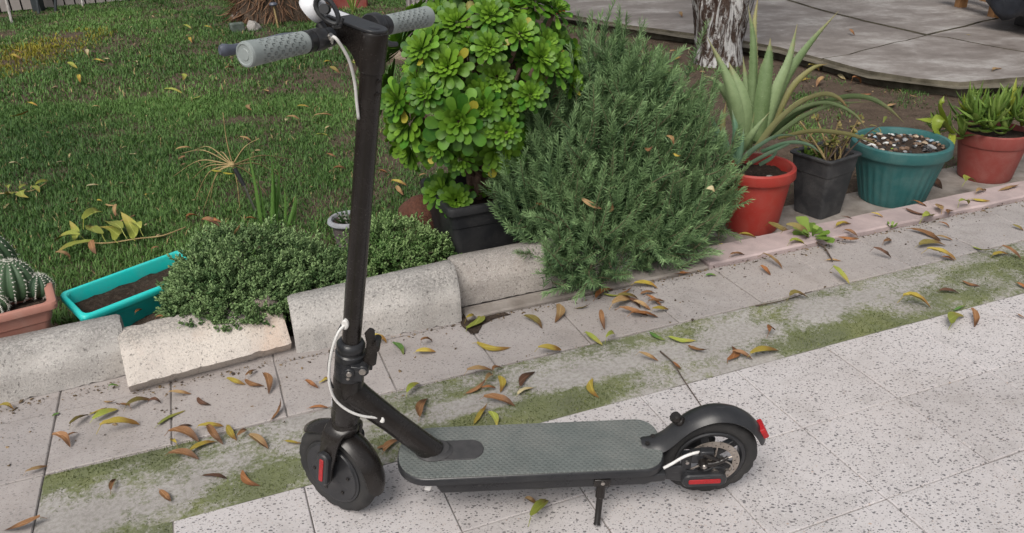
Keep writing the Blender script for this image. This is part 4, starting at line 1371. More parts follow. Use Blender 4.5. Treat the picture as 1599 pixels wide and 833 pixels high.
def rock_mesh(name, mat, seed, flat=0.6, n=3):
    import bmesh
    bm = bmesh.new()
    bmesh.ops.create_icosphere(bm, subdivisions=n, radius=1)
    for v in bm.verts:
        d = mnoise.noise(v.co*1.1+Vector((seed, 0, 0)))*0.45 + mnoise.noise(v.co*3+Vector((0, seed, 0)))*0.16
        v.co *= (1+d)
        v.co.z *= flat
    me = bpy.data.meshes.new(name); bm.to_mesh(me); bm.free()
    me.materials.append(mat)
    me.polygons.foreach_set('use_smooth', [True]*len(me.polygons)); me.set_sharp_from_angle(angle=R(35))
    return me
def rock(p, size, mat, seed, lab, flat=0.6, rz=0, name='rock', sc=(1, 1, 1)):
    o = link(name, rock_mesh(name, mat, seed, flat), None, Matrix.Translation(Vector(p)+Vector((0, 0, size*flat*0.45))) @ Matrix.Rotation(rz, 4, 'Z') @ Matrix.Diagonal((size*sc[0], size*sc[1], size*sc[2], 1)))
    return tag(o, lab, 'rock')

# lime-washed tree trunk that forks low down
def tree_part(mb, path, rad, n=20, seed=0, amp=0.10):
    path = smoothpath(path, 5)
    m = len(path)
    rs = np.interp(np.linspace(0, 1, m), np.linspace(0, 1, len(rad)), rad)
    b = len(mb.v)
    mb.tube(path, list(rs), n)
    for i in range(b, len(mb.v)):
        p = Vector(mb.v[i]); k = (i-b)//n
        if k >= m: continue
        c = path[k]; d = p-c
        f = 1+amp*mnoise.noise(Vector((d.normalized().x*2.5, d.normalized().y*2.5, p.z*2.2+seed)))*2 + 0.05*mnoise.noise(Vector((d.normalized().x*9, d.normalized().y*9, p.z*3+seed)))
        mb.v[i] = tuple(c+d*f)
tb = at(1122, 99)
tree = tag(empty('tree', tb), 'forked tree trunk with flaking white lime wash beside the concrete patio', 'tree')
mb = MB()
tree_part(mb, [(0, 0, -.1), (-.01, 0, .10), (-.03, 0, .30), (-.09, .02, .60), (-.20, .05, 1.1), (-.32, .1, 1.8)], [.185, .150, .155, .16, .14, .11], seed=1)
mb.build('trunk', M['bark_white'], tree, smooth=180)
mb = MB()
tree_part(mb, [(.02, 0, .0), (.045, .0, .15), (.09, .0, .45), (.16, -.02, .8), (.26, 0, 1.3), (.40, .1, 1.9)], [.14, .105, .12, .115, .10, .085], seed=6)
mb.build('limb', M['bark_white'], tree, smooth=180)
# its crown, above the picture
def crown(name, parent, c, rad, n, mat, leaf=(0.07, 0.02), seed=0):
    g = np.random.default_rng(seed)
    d = g.normal(size=(n, 3)); d /= np.linalg.norm(d, axis=1, keepdims=True)
    r = g.uniform(0.45, 1, n)**0.6
    loc = np.array(c) + d*r[:, None]*np.array(rad)
    dirs = d + g.normal(size=(n, 3))*0.7 + np.array([0, 0, -0.4])
    ups = g.normal(size=(n, 3)) + np.array([0, 0, 1.5])
    v, f = blade_geo(leaf[0], leaf[1], 0.002, 0.4, 3)
    return merge(name, v, f, rotmats(dirs, ups, g.uniform(.7, 1.3, n), loc), g.uniform(0, 1, n), mat, parent)
cr = crown('crown', tree, (.05, .1, 2.6), (.9, .9, .6), 2600, M['dark_leaf'], (0.11, 0.028), 3); cr['kind'] = 'stuff'

tb = at(672, 91)
tree2 = tag(empty('tree', tb), 'thick pale-barked tree trunk standing behind the big rosette plant', 'tree')
mb = MB()
tree_part(mb, [(0, .05, -.1), (0, .05, .15), (.01, .06, .5), (.0, .08, 1.0), (-.04, .1, 1.8)], [.21, .175, .165, .16, .13], 22, 11)
mb.build('trunk', M['bark_grey'], tree2, smooth=180)
cr = crown('crown', tree2, (0, .1, 2.5), (.8, .8, .55), 1800, M['dark_leaf'], (0.11, 0.028), 4); cr['kind'] = 'stuff'
rock(at(608, 92), 0.055, M['rockbrown'], 3, 'small rounded brown stone just right of the scooter stem head', 0.8)
rock(at(640, 91), 0.105, M['rockbrown'], 8, 'long brown stone at the foot of the pale-barked trunk', 0.55, 0.2, sc=(1.25, .7, 1))

# strap-leaved plant beside that trunk
def strap_plant(name, base, leaves, mat, lab, cat='plant'):
    t = tag(empty(name, base), lab, cat)
    for (az, L, el, w_, bend) in leaves:
        v, f = blade_geo(L, w_, 0.006, bend, 7, 'taper', 0.25)
        link('leaf', MB().add(v, f).mesh('leaf', mat, 60), t, Euler((0, -el, az)).to_matrix().to_4x4())
    return t
strap_plant('broad_leaved_plant', at(620, 84), [(R(a), random.uniform(.20, .34), R(random.uniform(35, 80)), .05, -.8) for a in range(0, 360, 24)] , M['dark_leaf'], 'dark green broad-leaved plant between the scooter stem and the pale trunk')
strap_plant('spiky_plant', at(655, 118), [(R(a+random.uniform(-12, 12)), random.uniform(.16, .28), R(random.uniform(35, 75)), .022, -.5) for a in range(0, 360, 22)], M['weed'], 'small spiky green plant peeping out left of the big rosette plant')
strap_plant('grass_tuft', at(552, 22), [(R(a), random.uniform(.35, .55), R(random.uniform(60, 85)), .014, -.5) for a in range(0, 360, 36)], M['weed'], 'tuft of yellow-green blades behind the scooter handlebar')
strap_plant('yellow_plant', at(567, 106), [(R(a), random.uniform(.08, .14), R(random.uniform(30, 75)), .035, -.6) for a in range(0, 360, 40)], M['succ_y'], 'small yellowish plant just left of the scooter stem head')

# dry brown brush heap behind the left grip
hp = at(432, 36)
heap = tag(empty('brush_heap', hp), 'heap of dry brown roots and fronds behind the left handgrip', 'brush heap')
mb = MB()
vv, ff = [], []
n1, n2 = 28, 10
for j in range(n2+1):
    for i in range(n1):
        g = 2*PI*i/n1; h = j/n2
        r = 0.46*(1-h**2.2)*(1+0.25*mnoise.noise(Vector((math.cos(g)*2, math.sin(g)*2, h*3))))
        vv.append((r*math.cos(g), 0.25+r*0.8*math.sin(g), h*0.75-0.03))
for j in range(n2):
    for i in range(n1):
        ff.append((j*n1+i, j*n1+(i+1) % n1, (j+1)*n1+(i+1) % n1, (j+1)*n1+i))
mb.add(vv, ff).build('mound', M['earth'], heap, smooth=180)
g = np.random.default_rng(5)
N = 700
az = g.uniform(PI, 2*PI, N); hh = g.uniform(0, .7, N)
rr = 0.46*(1-(hh/.75)**2.2)+0.01
loc = np.stack([rr*np.cos(az), .25+rr*.8*np.sin(az), hh], 1)
dirs = np.stack([np.cos(az)*.5+g.normal(size=N)*.5, np.sin(az)*.5+g.normal(size=N)*.3, -.9+g.normal(size=N)*.4], 1)
v, f = blade_geo(0.16, 0.014, 0.006, 0.5, 3)
fr_ = merge('dry_fronds', v, f, rotmats(dirs, loc-np.array([0, .25, .2]), g.uniform(.6, 1.4, N), loc), g.uniform(0, 1, N), leafmat('dry_frond', (0.07, 0.032, 0.018), (0.26, 0.15, 0.085), 0.8, 0.05), heap)
fr_['kind'] = 'stuff'
for (px, py, s, sd, lab, m) in ((370, 26, .055, 4, 'pale rock with a dark underside at the left end of the brown brush heap', 'rock'), (396, 42, .06, 6, 'pale lumpy rock low in the brush heap behind the left grip', 'rock'),
                                (447, 22, .05, 9, 'upright pale rock in the brush heap left of the bell', 'rock'), (461, 28, .045, 12, 'narrow pale rock in the brush heap nearest the bell', 'rock')):
    q = at(px, py+4); q = q + (q-EYE).normalized()*(-0.15); q.z = 0
    zt = max(0, (atY(px, py, q.y)).z)
    rock(Vector((atY(px, py, q.y).x, q.y, max(0, zt-.03))), s, M[m], sd, lab, 0.95)
for (px, py) in ((396, 2), (421, 18)):
    q = at(px, py+6); q.y -= .2; p = atY(px, py, q.y)
    strap_plant('yellow_weed', p-Vector((0, 0, .03)), [(R(a), .05, R(40), .03, -.6) for a in range(0, 360, 60)], M['succ_y'], 'yellow-green weed at the top of the brush heap' if py < 10 else 'yellow-green weed in the middle of the brush heap')
gb = at(372, 52)
tag(MB().box((0, 0, .045), (.125, .09, .10)).build('stone_block', M['greenstone'], None, Matrix.Translation(gb) @ Matrix.Rotation(.5, 4, 'Z'), bevel=.012, seg=3), 'grey-green stone block on the lawn left of the brush heap', 'stone block')
q = at(434, 42); q.y -= .12
p = atY(427, 9, q.y)
t = tag(empty('garden_light', (atY(434, 40, q.y).x, q.y, 0)), 'thin pale stalk with a flat dark cap in front of the brush heap', 'garden light')
MB().tube([(0, 0, 0), (p.x-t.location.x, 0, p.z)], 0.009, 8).build('stalk', M['straw'], t)
MB().lathe([(0, 0), (.035, .0), (.04, .012), (.03, .028), (0, .03)], 16, Matrix.Translation((p.x-t.location.x, 0, p.z))).build('cap', M['levergrey'], t)
q = at(520, 16)
tag(MB().box((0, .1, .10), (.75, .2, .24)).build('red_brown_trough', M['brownpot'], None, Matrix.Translation(q) @ Matrix.Rotation(.1, 4, 'Z'), bevel=.012), 'dark red-brown trough on the ground behind the handlebar', 'planter')

# things on the patio, top right
pz = Vector((0, 0, ZS))
q = at(1552, 27, ZS)
pal = tag(empty('pallet', q), 'raw wooden pallet standing on the concrete patio beside the tarpaulin', 'pallet')
MB().box((0, 0, .06), (.07, .09, .13)).build('block', M['wood'], pal, bevel=.003)
MB().box((.45, .10, .06), (.07, .09, .13)).build('block', M['wood'], pal, bevel=.003)
MB().box((.0, .55, .06), (.07, .09, .13)).build('block', M['wood'], pal, bevel=.003)
MB().box((.2, .02, .134), (.62, .12, .016)).build('slat', M['wood'], pal, bevel=.002)
for k in range(3): MB().box((-.03+.22*k, .35, .15), (.11, .9, .016)).build('slat', M['wood'], pal, bevel=.002)
MB().box((-.02, .02, .30), (.13, .05, .28)).build('upright_board', M['wood'], pal, bevel=.003)
tz = at(1668, 60, ZS)
vv, ff = [], []
n1, n2 = 64, 18
for j in range(n2+1):
    for i in range(n1):
        a, h = 2*PI*i/n1, j/n2
        hem = .05 + .05*math.sin(a*5)+.03*math.sin(a*9+1)
        r = (.62 + .05*math.sin(a*7)*(1-h) + .04*mnoise.noise(Vector((math.cos(a)*3, math.sin(a)*3, h*2))))*math.cos(h*PI/2)**.55
        z = hem*(1-h)**2 + .10 + .55*math.sin(h*PI/2) + .02*mnoise.noise(Vector((math.cos(a)*6, math.sin(a)*6, h*5)))
        vv.append((r*math.cos(a), r*math.sin(a)*.8, z))
for j in range(n2):
    for i in range(n1):
        b = j*n1
        ff.append((b+i, b+(i+1) % n1, b+n1+(i+1) % n1, b+n1+i))
tp = MB().add(vv, ff).build('tarpaulin', M['tarp'], None, Matrix.Translation(tz + Vector((.25, .35, 0))), smooth=180)
so_ = tp.modifiers.new('thick', 'SOLIDIFY'); so_.thickness = .004
tag(tp, 'dark blue-black plastic tarpaulin draped over a heap at the right edge of the patio', 'tarpaulin')
tag(MB().box((0, 0, .21), (.62, .5, .42)).build('storage_box', M['fencebar'], None, Matrix.Translation(tz + Vector((.25, .35, 0))), bevel=.01), 'black box under the tarpaulin at the right edge of the patio', 'box')
q = at(868, 22); p = atY(873, 13, q.y-.5)
tag(MB().lathe([(0, 0), (.030, 0), (.032, .006), (.032, .075), (.026, .085), (0, .088)], 20, Matrix.Translation(at(868, 18, ZS+.03)) @ Matrix.Rotation(R(80), 4, 'Y')).build('red_tube', M['red']), 'small glossy red tube lying on the patio edge right behind the rosette plant', 'tube')

# ================================================================== POTS AND PLANTERS
def rect_pot(name, M4, L, W_, H, taper, mat, soil, wall=.012, lip=.012, liph=.022, soil_d=.045, rad=.02, band=None):
    """M4 at the base's centre; returns the pot (its own mesh) with a soil child"""
    mb = MB()
    def ring(l, w_, z, r): return [(x, y, z) for x, y in rrect(-l/2, l/2, -w_/2, w_/2, r, 4)]
    lv = [(L*taper, W_*taper, 0), (L*(taper+.7*(1-taper)), W_*(taper+.7*(1-taper)), H*.70)]
    if band: lv += [(L*(taper+.7*(1-taper))+.006, W_*(taper+.7*(1-taper))+.006, H*.71)]
    lv += [(L, W_, H-liph), (L+2*lip, W_+2*lip, H-liph), (L+2*lip+.003, W_+2*lip+.003, H-liph*.4), (L+2*lip-.003, W_+2*lip-.003, H-.002), (L+lip, W_+lip, H), (L-.004, W_-.004, H), (L-2*wall, W_-2*wall, H-.005), (L-2*wall-.01, W_-2*wall-.01, H-soil_d-.02)]
    vv, ff = [], []
    n = None
    for (l, w_, z) in lv:
        r = ring(l, w_, z, rad); n = len(r); vv += r
    for i in range(len(lv)-1):
        for k in range(n):
            k2 = (k+1) % n
            ff.append((i*n+k, i*n+k2, (i+1)*n+k2, (i+1)*n+k))
    ff.append(tuple(reversed(range(n))))
    o = mb.add(vv, ff).build(name, mat, None, M4, smooth=40)
    so = soil_disc(soil, lambda a: (abs((L-2*wall-.004)/2), abs((W_-2*wall-.004)/2)), H-soil_d, True)
    so.parent = o
    return o
def soil_disc(mat, ext, z, rect, seed=0):
    ex, ey = ext(0)
    n = 14
    vv, ff = [], []
    for j in range(n+1):
        for i in range(n+1):
            x, y = -1+2*i/n, -1+2*j/n
            if not rect:
                m = max(abs(x), abs(y)); l = math.hypot(x, y)
                if l > 0: x, y = x*m/l, y*m/l
            vv.append((x*ex, y*ey, z+.009*mnoise.noise(Vector((x*4+seed, y*4, z*9)))+.006*mnoise.noise(Vector((x*11, y*11+seed, 0)))))
    for j in range(n):
        for i in range(n):
            b = j*(n+1)+i
            ff.append((b, b+1, b+n+2, b+n+1))
    return MB().add(vv, ff).build('soil', mat, smooth=60)
def round_pot(name, c, rb, rt, H, mat, soil=True, lip=.014, liph=.045, soil_d=.04, flute=None, soilmat_='soil', tilt=(0, 0)):
    prof = [(0, 0), (rb*.96, 0), (rb, .008)]
    zl = H-liph
    for k in range(1, 9):
        t = k/8
        prof.append((rb+(rt-lip-rb)*t, .008+(zl-.008)*t))
    prof += [(rt-.002, zl), (rt+.002, zl+.006), (rt, H-.006), (rt-.006, H), (rt-lip-.002, H-.002), (rt-lip-.006, H-.012), (rt-lip-.012, H-soil_d-.02)]
    mod = None
    n = 48
    if flute:
        n = flute*8
        def mod(g, z):
            if z < .03*H or z > zl-.035 or z > H-liph-.03: return 1.0
            s = (g*flute/(2*PI)) % 1.0
            return 1.0 - (.018 if .30 < s < .82 else 0.0)
    o = MB().lathe(prof, n, None, mod=mod).build(name, mat, None, Matrix.Translation(c) @ Euler((tilt[0], tilt[1], 0)).to_matrix().to_4x4(), smooth=38)
    if soil:
        s = soil_disc(M[soilmat_], lambda a: (rt-lip-.005, rt-lip-.005), H-soil_d, False)
        s.parent = o
    return o
def pot_spot(px, py, z0, rb):
    p = at(px, py, z0); d = Vector((p.x, p.y, 0)).normalized()
    return p + d*rb
KZ = lambda u, v, z, a=0.0: Matrix.Translation(K(u, v, z)) @ Matrix.Rotation(TH+a, 4, 'Z')

o = rect_pot('terracotta_planter', KZ(-.785, 2.455, 0.0, R(11)), .50, .165, .205, .80, M['terracotta'], M['soil'], band=True)
tag(o, 'terracotta-coloured rectangular planter holding the ribbed cacti at the left edge', 'planter')
tq = K(-.476, 2.441); d28 = TH+R(28)
cx = tq + Vector((math.cos(d28), math.sin(d28), 0))*.205 + Vector((-math.sin(d28), math.cos(d28), 0))*.075
o = rect_pot('turquoise_trough', Matrix.Translation((cx.x-.006, cx.y+.012, .0)) @ Matrix.Rotation(d28, 4, 'Z') @ Matrix.Rotation(R(14), 4, 'X'), .39, .135, .155, .82, M['turq'], M['soil'], soil_d=.046, band=True, wall=.006, lip=.010)
tag(o, 'bright turquoise rectangular trough, almost empty, left of the rounded bush', 'planter')
o = rect_pot('black_planter', KZ(.925, 2.655, -.03, R(1)), .42, .34, .285, .86, M['blackpot'], M['soil'], lip=.010, liph=.03, soil_d=.05, rad=.025, band=True)
tag(o, 'large black rectangular planter holding the tall green rosette plant', 'planter')
RP = pot_spot(1170, 369, -.040, .105)
o = round_pot('red_pot', RP, .105, .150, .265, M['redpot'])
tag(o, 'bright red round flower pot with the tall aloe, nearest the rosemary', 'flower pot')
BPc = K(2.335, 2.487, -.038)
o = rect_pot('square_black_pot', Matrix.Translation(BPc) @ Matrix.Rotation(TH+R(12), 4, 'Z'), .190, .190, .265, .74, M['dustpot'], M['soil'], lip=.008, liph=.012, rad=.016, soil_d=.035, band=True)
tag(o, 'dusty square black pot with straggly dry stems, between the red and green pots', 'flower pot')
GP = pot_spot(1388, 326, -.040, .135)
gpot = round_pot('green_pot', GP, .135, .200, .265, M['greenpot'], flute=30, lip=.016, liph=.05, soil_d=.028)
tag(gpot, 'wide teal-green fluted pot topped with pebbles', 'flower pot')
WP = pot_spot(1533, 287, -.036, .112)
o = round_pot('brown_red_pot', WP, .112, .145, .225, M['brownpot'], lip=.006, liph=.06, soil_d=.02)
tag(o, 'brownish-red round pot of small spiky succulents at the far right', 'flower pot')
GB = K(.425, 2.885, 0.0)
o = round_pot('small_bowl', GB, .052, .076, .125, M['bowlside'], lip=.012, liph=.02, soil_d=.02)
o.data.materials.append(M['greybowl'])
for p in o.data.polygons:
    if p.center.z > .103: p.material_index = 1
tag(o, 'small stone-grey bowl pot half hidden behind the scooter stem', 'flower pot')
rock(K(.735, 2.86, 0.0), .105, M['redrock'], 21, 'reddish-brown stone leaning on the left side of the black planter', 1.0, .4, 'red_rock', (1, .8, 1.1))

# pebbles lying in the green pot
soil_ = gpot.children[0]
pm = {n: plain('pebble_'+n, c, .5, tuple(x*.75 for x in c), 80, .1) for n, c in dict(white=(.72, .72, .70), grey=(.36, .37, .38), blue=(.32, .45, .55), dark=(.04, .04, .042), sand=(.48, .38, .27), brown=(.20, .13, .085), lime=(.30, .52, .03)).items()}
keys = ['white']*3+['grey']*5+['blue']*2+['dark']*9+['sand']*4+['brown']*12
pmesh = {k: [rock_mesh('pebble', pm[k], s, .6, 2) for s in (1, 5)] for k in pm}
for i in range(120):
    k = 'lime' if i == 0 else random.choice(keys)
    r = .168*math.sqrt(random.random()); a = random.uniform(0, 2*PI)
    s = random.uniform(.005, .012)
    x, y = (-.06, -.05) if i == 0 else (r*math.cos(a), r*math.sin(a))
    link('pebble', pmesh[k][i % 2], soil_, Matrix.Translation((x, y, .265-.028+.006)) @ Euler((random.uniform(-.3, .3), random.uniform(-.3, .3), random.uniform(0, 6))).to_matrix().to_4x4() @ Matrix.Diagonal((s*1.2, s*.9, s, 1)))

# ================================================================== PLANTS
# tall rosette plant in the black planter
AC = K(.915, 2.63, .60)
E1, E2, E3 = Vector((CT, ST, 0)), Vector((-ST, CT, 0)), Vector((0, 0, 1))
AR = (.335, .30, .40)
aeo = tag(empty('rosette_plant', K(.925, 2.655, .20)), 'tall bright green rosette succulent with dozens of flower-shaped heads in the black planter', 'succulent')
aeoi = Matrix.Translation(-aeo.location)
def on_ellipsoid(px, py):
    d = ray(px, py); o = EYE-AC
    q = lambda w_: Vector((w_.dot(E1)/AR[0], w_.dot(E2)/AR[1], w_.dot(E3)/AR[2]))
    O, D = q(o), q(d)
    a, b, c = D.dot(D), 2*O.dot(D), O.dot(O)-1
    disc = b*b-4*a*c
    t = (-b-math.sqrt(disc))/(2*a) if disc > 0 else -b/(2*a)
    return EYE+d*t
ROS = [(800,5,38),(699,106,37),(718,190,38),(810,58,33),(709,29,36),(778,115,28),(745,144,24),(834,96,30),(877,53,30),(896,87,30),(886,128,27),(640,192,42),(781,240,30),(718,250,28),(790,206,26),(800,158,27),(764,77,27),(727,64,25),(830,8,31),(766,29,28),(858,29,27),(641,122,27),(668,86,27),(632,160,27),(752,200,24),(843,130,25),(680,15,28),(630,238,32),(660,232,28),(850,72,26),(672,150,26),(672,60,26),(860,110,24),(755,170,24),(690,62,24),(735,-25,36),(790,-40,38),(845,-28,32),(690,-18,30),(826,150,24),(690,225,25)]
av = [blade_geo(1, .44, .05, b, 7, 'spoon', c) for b, c in ((-.25, .22), (-.5, .25), (.15, .18))]
leafm = [MB().add(*g).mesh('leaf', M['aeo_obj'], 60) for g in av]
leafold = MB().add(*av[2]).mesh('leaf', M['aeo_old'], 60)
budget = [300]
def rosette(parent, pos, nrm, r, big=True, inner_only=False):
    """pos relative to parent; leaves spiral from the upright centre to the flat outside"""
    z = nrm.normalized(); x = z.orthogonal().normalized(); x = Matrix.Rotation(random.uniform(0, 6), 3, z) @ x
    Mr = axes(pos, x, z.cross(x), z)
    mb = MB()
    n = 44
    outer = []
    off = random.uniform(-.22, .16)
    for i in range(n):
        t = i/(n-1)
        az = i*2.39996
        el = R(84 - 78*t**0.8)
        L = r*(.26+.80*t**.8)*random.uniform(.92, 1.08)
        base = .004+.010*t
        Ml = Matrix.Rotation(az, 4, 'Z') @ Matrix.Translation((base, 0, .02*(1-t))) @ Matrix.Rotation(-el, 4, 'Y') @ Matrix.Rotation(random.uniform(-.15, .15), 4, 'X') @ Matrix.Diagonal((L, L*random.uniform(.9, 1.1), L, 1))
        if big and i >= n-13 and budget[0] > 0 and i % 2 == 0:
            budget[0] -= 1
            outer.append((Ml, random.random() < .06))
            continue
        k = i % 3
        mb.tint = min(1, max(0, .85-.75*t+off+random.uniform(-.15, .2)))
        mb.add(av[k][0], av[k][1], Ml)
    o = mb.build('rosette', M['aeo'], parent, Mr, smooth=60)
    for Ml, old in outer:
        link('leaf', leafold if old else random.choice(leafm), o, Ml)
    return o
stems = []
base_pts = [Vector((random.uniform(-.07, .07), random.uniform(-.06, .06), .0)) for k in range(9)]
for i, (px, py, pr) in enumerate(ROS):
    p = on_ellipsoid(px, py)
    q = p-AC
    nrm = Vector((q.dot(E1)/AR[0]**2*E1.x+q.dot(E2)/AR[1]**2*E2.x, q.dot(E1)/AR[0]**2*E1.y+q.dot(E2)/AR[1]**2*E2.y, q.z/AR[2]**2)).normalized()
    nrm = (nrm*.9 + Vector((random.uniform(-.2, .2), -.22, random.uniform(.15, .45)))).normalized()
    if py > 215: nrm = (nrm + Vector((0, -.3, -.1))).normalized()
    depth = math.cos(PITCH)*p.y - math.sin(PITCH)*(p.z-CAM_H)
    r = pr/F_PX*depth*random.uniform(.88, 1.36)
    p = p + nrm*random.uniform(-.055, .035)
    rosette(aeo, p-aeo.location, nrm, r)
    stems.append(p-aeo.location - nrm*.012)
for k in range(16):                       # heads round the back
    a = R(20+140*k/15); h = random.uniform(-.5, .95)
    c = math.sqrt(max(0, 1-h*h))
    q = E1*(AR[0]*c*math.cos(a)) + E2*(AR[1]*c*math.sin(a)) + E3*(AR[2]*h)
    nrm = (q.normalized() + Vector((0, 0, .4))).normalized()
    rosette(aeo, AC+q-aeo.location, nrm, random.uniform(.07, .095), False)
    stems.append(AC+q-aeo.location)
for k in range(18):                       # smaller ones inside, seen in the gaps
    a = random.uniform(0, 6.28); h = random.uniform(-.7, .8); c = math.sqrt(1-h*h)*.72
    q = E1*(AR[0]*c*math.cos(a)) + E2*(AR[1]*c*math.sin(a)) + E3*(AR[2]*h*.75)
    rosette(aeo, AC+q-aeo.location, (q.normalized()+Vector((0, -.2, .5))).normalized(), random.uniform(.055, .08), False)
mb = MB()
for i, s in enumerate(stems):
    b = base_pts[i % 9]
    m1 = b.lerp(s, .35); m1.x *= .7; m1.y *= .7; m1.z = s.z*.42
    mb.tube(smoothpath([b+Vector((0, 0, -.01)), b*1.05+Vector((0, 0, .10)), m1, s], 4), [.013]*5+[.011]*4+[.008]*4, 7)
st_ = mb.build('stems', M['stem'], aeo, smooth=180); st_.name = 'stem_cluster'; st_['kind'] = 'stuff'
rosette(aeo, at(692, 300, .26)-aeo.location, Vector((-.35, -.6, .6)), .075)
rosette(aeo, at(712, 313, .25)-aeo.location, Vector((.1, -.8, .35)), .06)
rosette(aeo, at(753, 293, .24)-aeo.location, Vector((.1, -.5, .8)), .045)

# rosemary
ros = tag(empty('rosemary_bush', K(1.28, 2.42, 0)), 'big grey-green rosemary bush spilling over the kerb between the black planter and the red pot', 'bush')
nv_, nf_ = blade_geo(.026, .0034, .0012, .35, 2, 'lance')
def sprig_geo(L, curve, seed):
    g = random.Random(seed)
    mb = MB()
    n = int(L/.0058)
    path = [Vector((L*t/10, 0, curve*(t/10)**2*L)) for t in range(11)]
    mb.m = 1
    mb.tube(path, [.0022-.0014*t/10 for t in range(11)], 4)
    mb.m = 0
    for i in range(n):
        t = (i+.5)/n
        x = L*t; z = curve*t*t*L
        k = 3
        for j in range(k):
            az = 2*PI*j/k + i*.9 + g.uniform(-.4, .4)
            el = R(g.uniform(35, 72))*(1-.5*t)
            d = Vector((math.cos(el), math.sin(el)*math.cos(az), math.sin(el)*math.sin(az)))
            s = g.uniform(.8, 1.25)*(1.15-.35*t)
            mb.tint = min(1, max(0, .15+.6*t+g.uniform(-.28, .28)))
            mb.add([p for p in nv_], nf_, frame((x, 0, z), d, (d.y, -d.x, .3)) @ Matrix.Scale(s, 4))
    return mb
SPR = [sprig_geo(L, c, i).mesh('sprig', [M['rose'], M['rosestem']], 0) for i, (L, c) in enumerate([(.10, .15), (.13, .25), (.16, .2), (.12, -.2), (.14, .35), (.09, .0), (.17, .3), (.11, .4)])]
lobes = [(.02, .04, .42, .30, .22, .34, 1.2), (-.26, .00, .33, .20, .20, .25, 1.0), (.32, .00, .27, .24, .20, .24, 1.0), (.04, .06, .60, .19, .15, .19, .9), (-.12, -.14, .20, .26, .15, .18, 1.2), (.16, -.12, .17, .28, .15, .18, 1.2), (-.20, -.24, .12, .17, .11, .15, 1.1), (.24, .05, .50, .16, .14, .18, .8), (-.24, .04, .46, .15, .14, .16, .7), (.10, -.20, .10, .22, .10, .12, .9), (.40, -.06, .16, .16, .12, .14, .6), (-.34, -.06, .30, .12, .11, .13, .5), (.43, -.10, .18, .11, .09, .13, .4), (-.30, .06, .52, .13, .12, .13, .5), (.30, .08, .55, .13, .12, .13, .5), (-.05, -.05, .36, .28, .18, .28, .9)]
wsum = sum(l[6]*l[3]*l[5] for l in lobes)
cand = []
rr_ = random.Random(11)
ic = Matrix.Rotation(TH, 4, 'Z')
for l in lobes:
    n = int(1750*l[6]*l[3]*l[5]/wsum)
    for _ in range(n):
        d = Vector((rr_.gauss(0, 1), rr_.gauss(-.25, 1), rr_.gauss(.25, 1))).normalized()
        s = rr_.uniform(.62, 1.0)
        p = Vector((l[0]+d.x*l[3]*s, l[1]+d.y*l[4]*s, l[2]+d.z*l[5]*s))
        if p.z < -.0: continue
        drop = max(0, 1-p.z/.28)
        dr = Vector((p.x*.55+d.x*.35, p.y*.5+d.y*.45-.12, .72-.70*drop+d.z*.2)) + Vector((rr_.gauss(0, .28), rr_.gauss(0, .24), rr_.gauss(0, .2)))
        dr.normalize()
        cand.append((s - p.y*.9, p, dr))
cand = [(a, p + (Vector((dr.x, dr.y, dr.z)).normalized()*rr_.uniform(.03, .09) if rr_.random() < .10 else Vector()), dr) for a, p, dr in cand]
cand.sort(key=lambda c: -c[0])
rest = []
for i, (_, p, dr) in enumerate(cand):
    me_i = rr_.randrange(len(SPR))
    root = p-dr*.09
    Mx_ = ic @ frame(root, dr, (rr_.gauss(0, .3), rr_.gauss(0, .3), 1)) @ Matrix.Rotation(rr_.uniform(-1, 1), 4, 'X') @ Matrix.Scale(rr_.uniform(.85, 1.25), 4)
    if i < 300: link('sprig', SPR[me_i], ros, Mx_)
    else: rest.append((me_i, Mx_))
for k, me in enumerate(SPR):
    ms = [np.array(m) for j, m in rest if j == k]
    if not ms: continue
    rest_k = ms
    co = np.empty(len(me.vertices)*3); me.vertices.foreach_get('co', co); co = co.reshape(-1, 3)
    fc = [list(p.vertices) for p in me.polygons]
    if k == 0: RV, RF, RT_, RM, off = [], [], [], [], 0
    tt = np.empty(len(fc)); me.attributes['tint'].data.foreach_get('value', tt)
    for m in rest_k:
        RV.append(co @ m[:3, :3].T + m[:3, 3])
        RF += [tuple(i+off for i in f) for f in fc]
        RT_.append(tt); off += len(co)
mb = MB(); mb.v = [tuple(p) for p in np.concatenate(RV)]; mb.f = RF; mb.t = list(np.concatenate(RT_)); mb.mi = [0]*len(RF)
o = mb.build('inner_foliage', M['rose'], ros, smooth=0); o['kind'] = 'stuff'
mb = MB()
for k in range(34):
    _, p, dr = cand[rr_.randrange(len(cand))]
    q = p-dr*.10
    mb.tube(smoothpath([(rr_.uniform(-.04, .04), rr_.uniform(-.03, .03), -.02), (q.x*.35, q.y*.35, q.z*.45+.03), tuple(q)], 5), [.007]*6+[.0045]*4+[.003], 6)
o = mb.build('woody_stems', M['rosestem'], ros, ic, smooth=180); o.name = 'woody_stem'; o['kind'] = 'stuff'

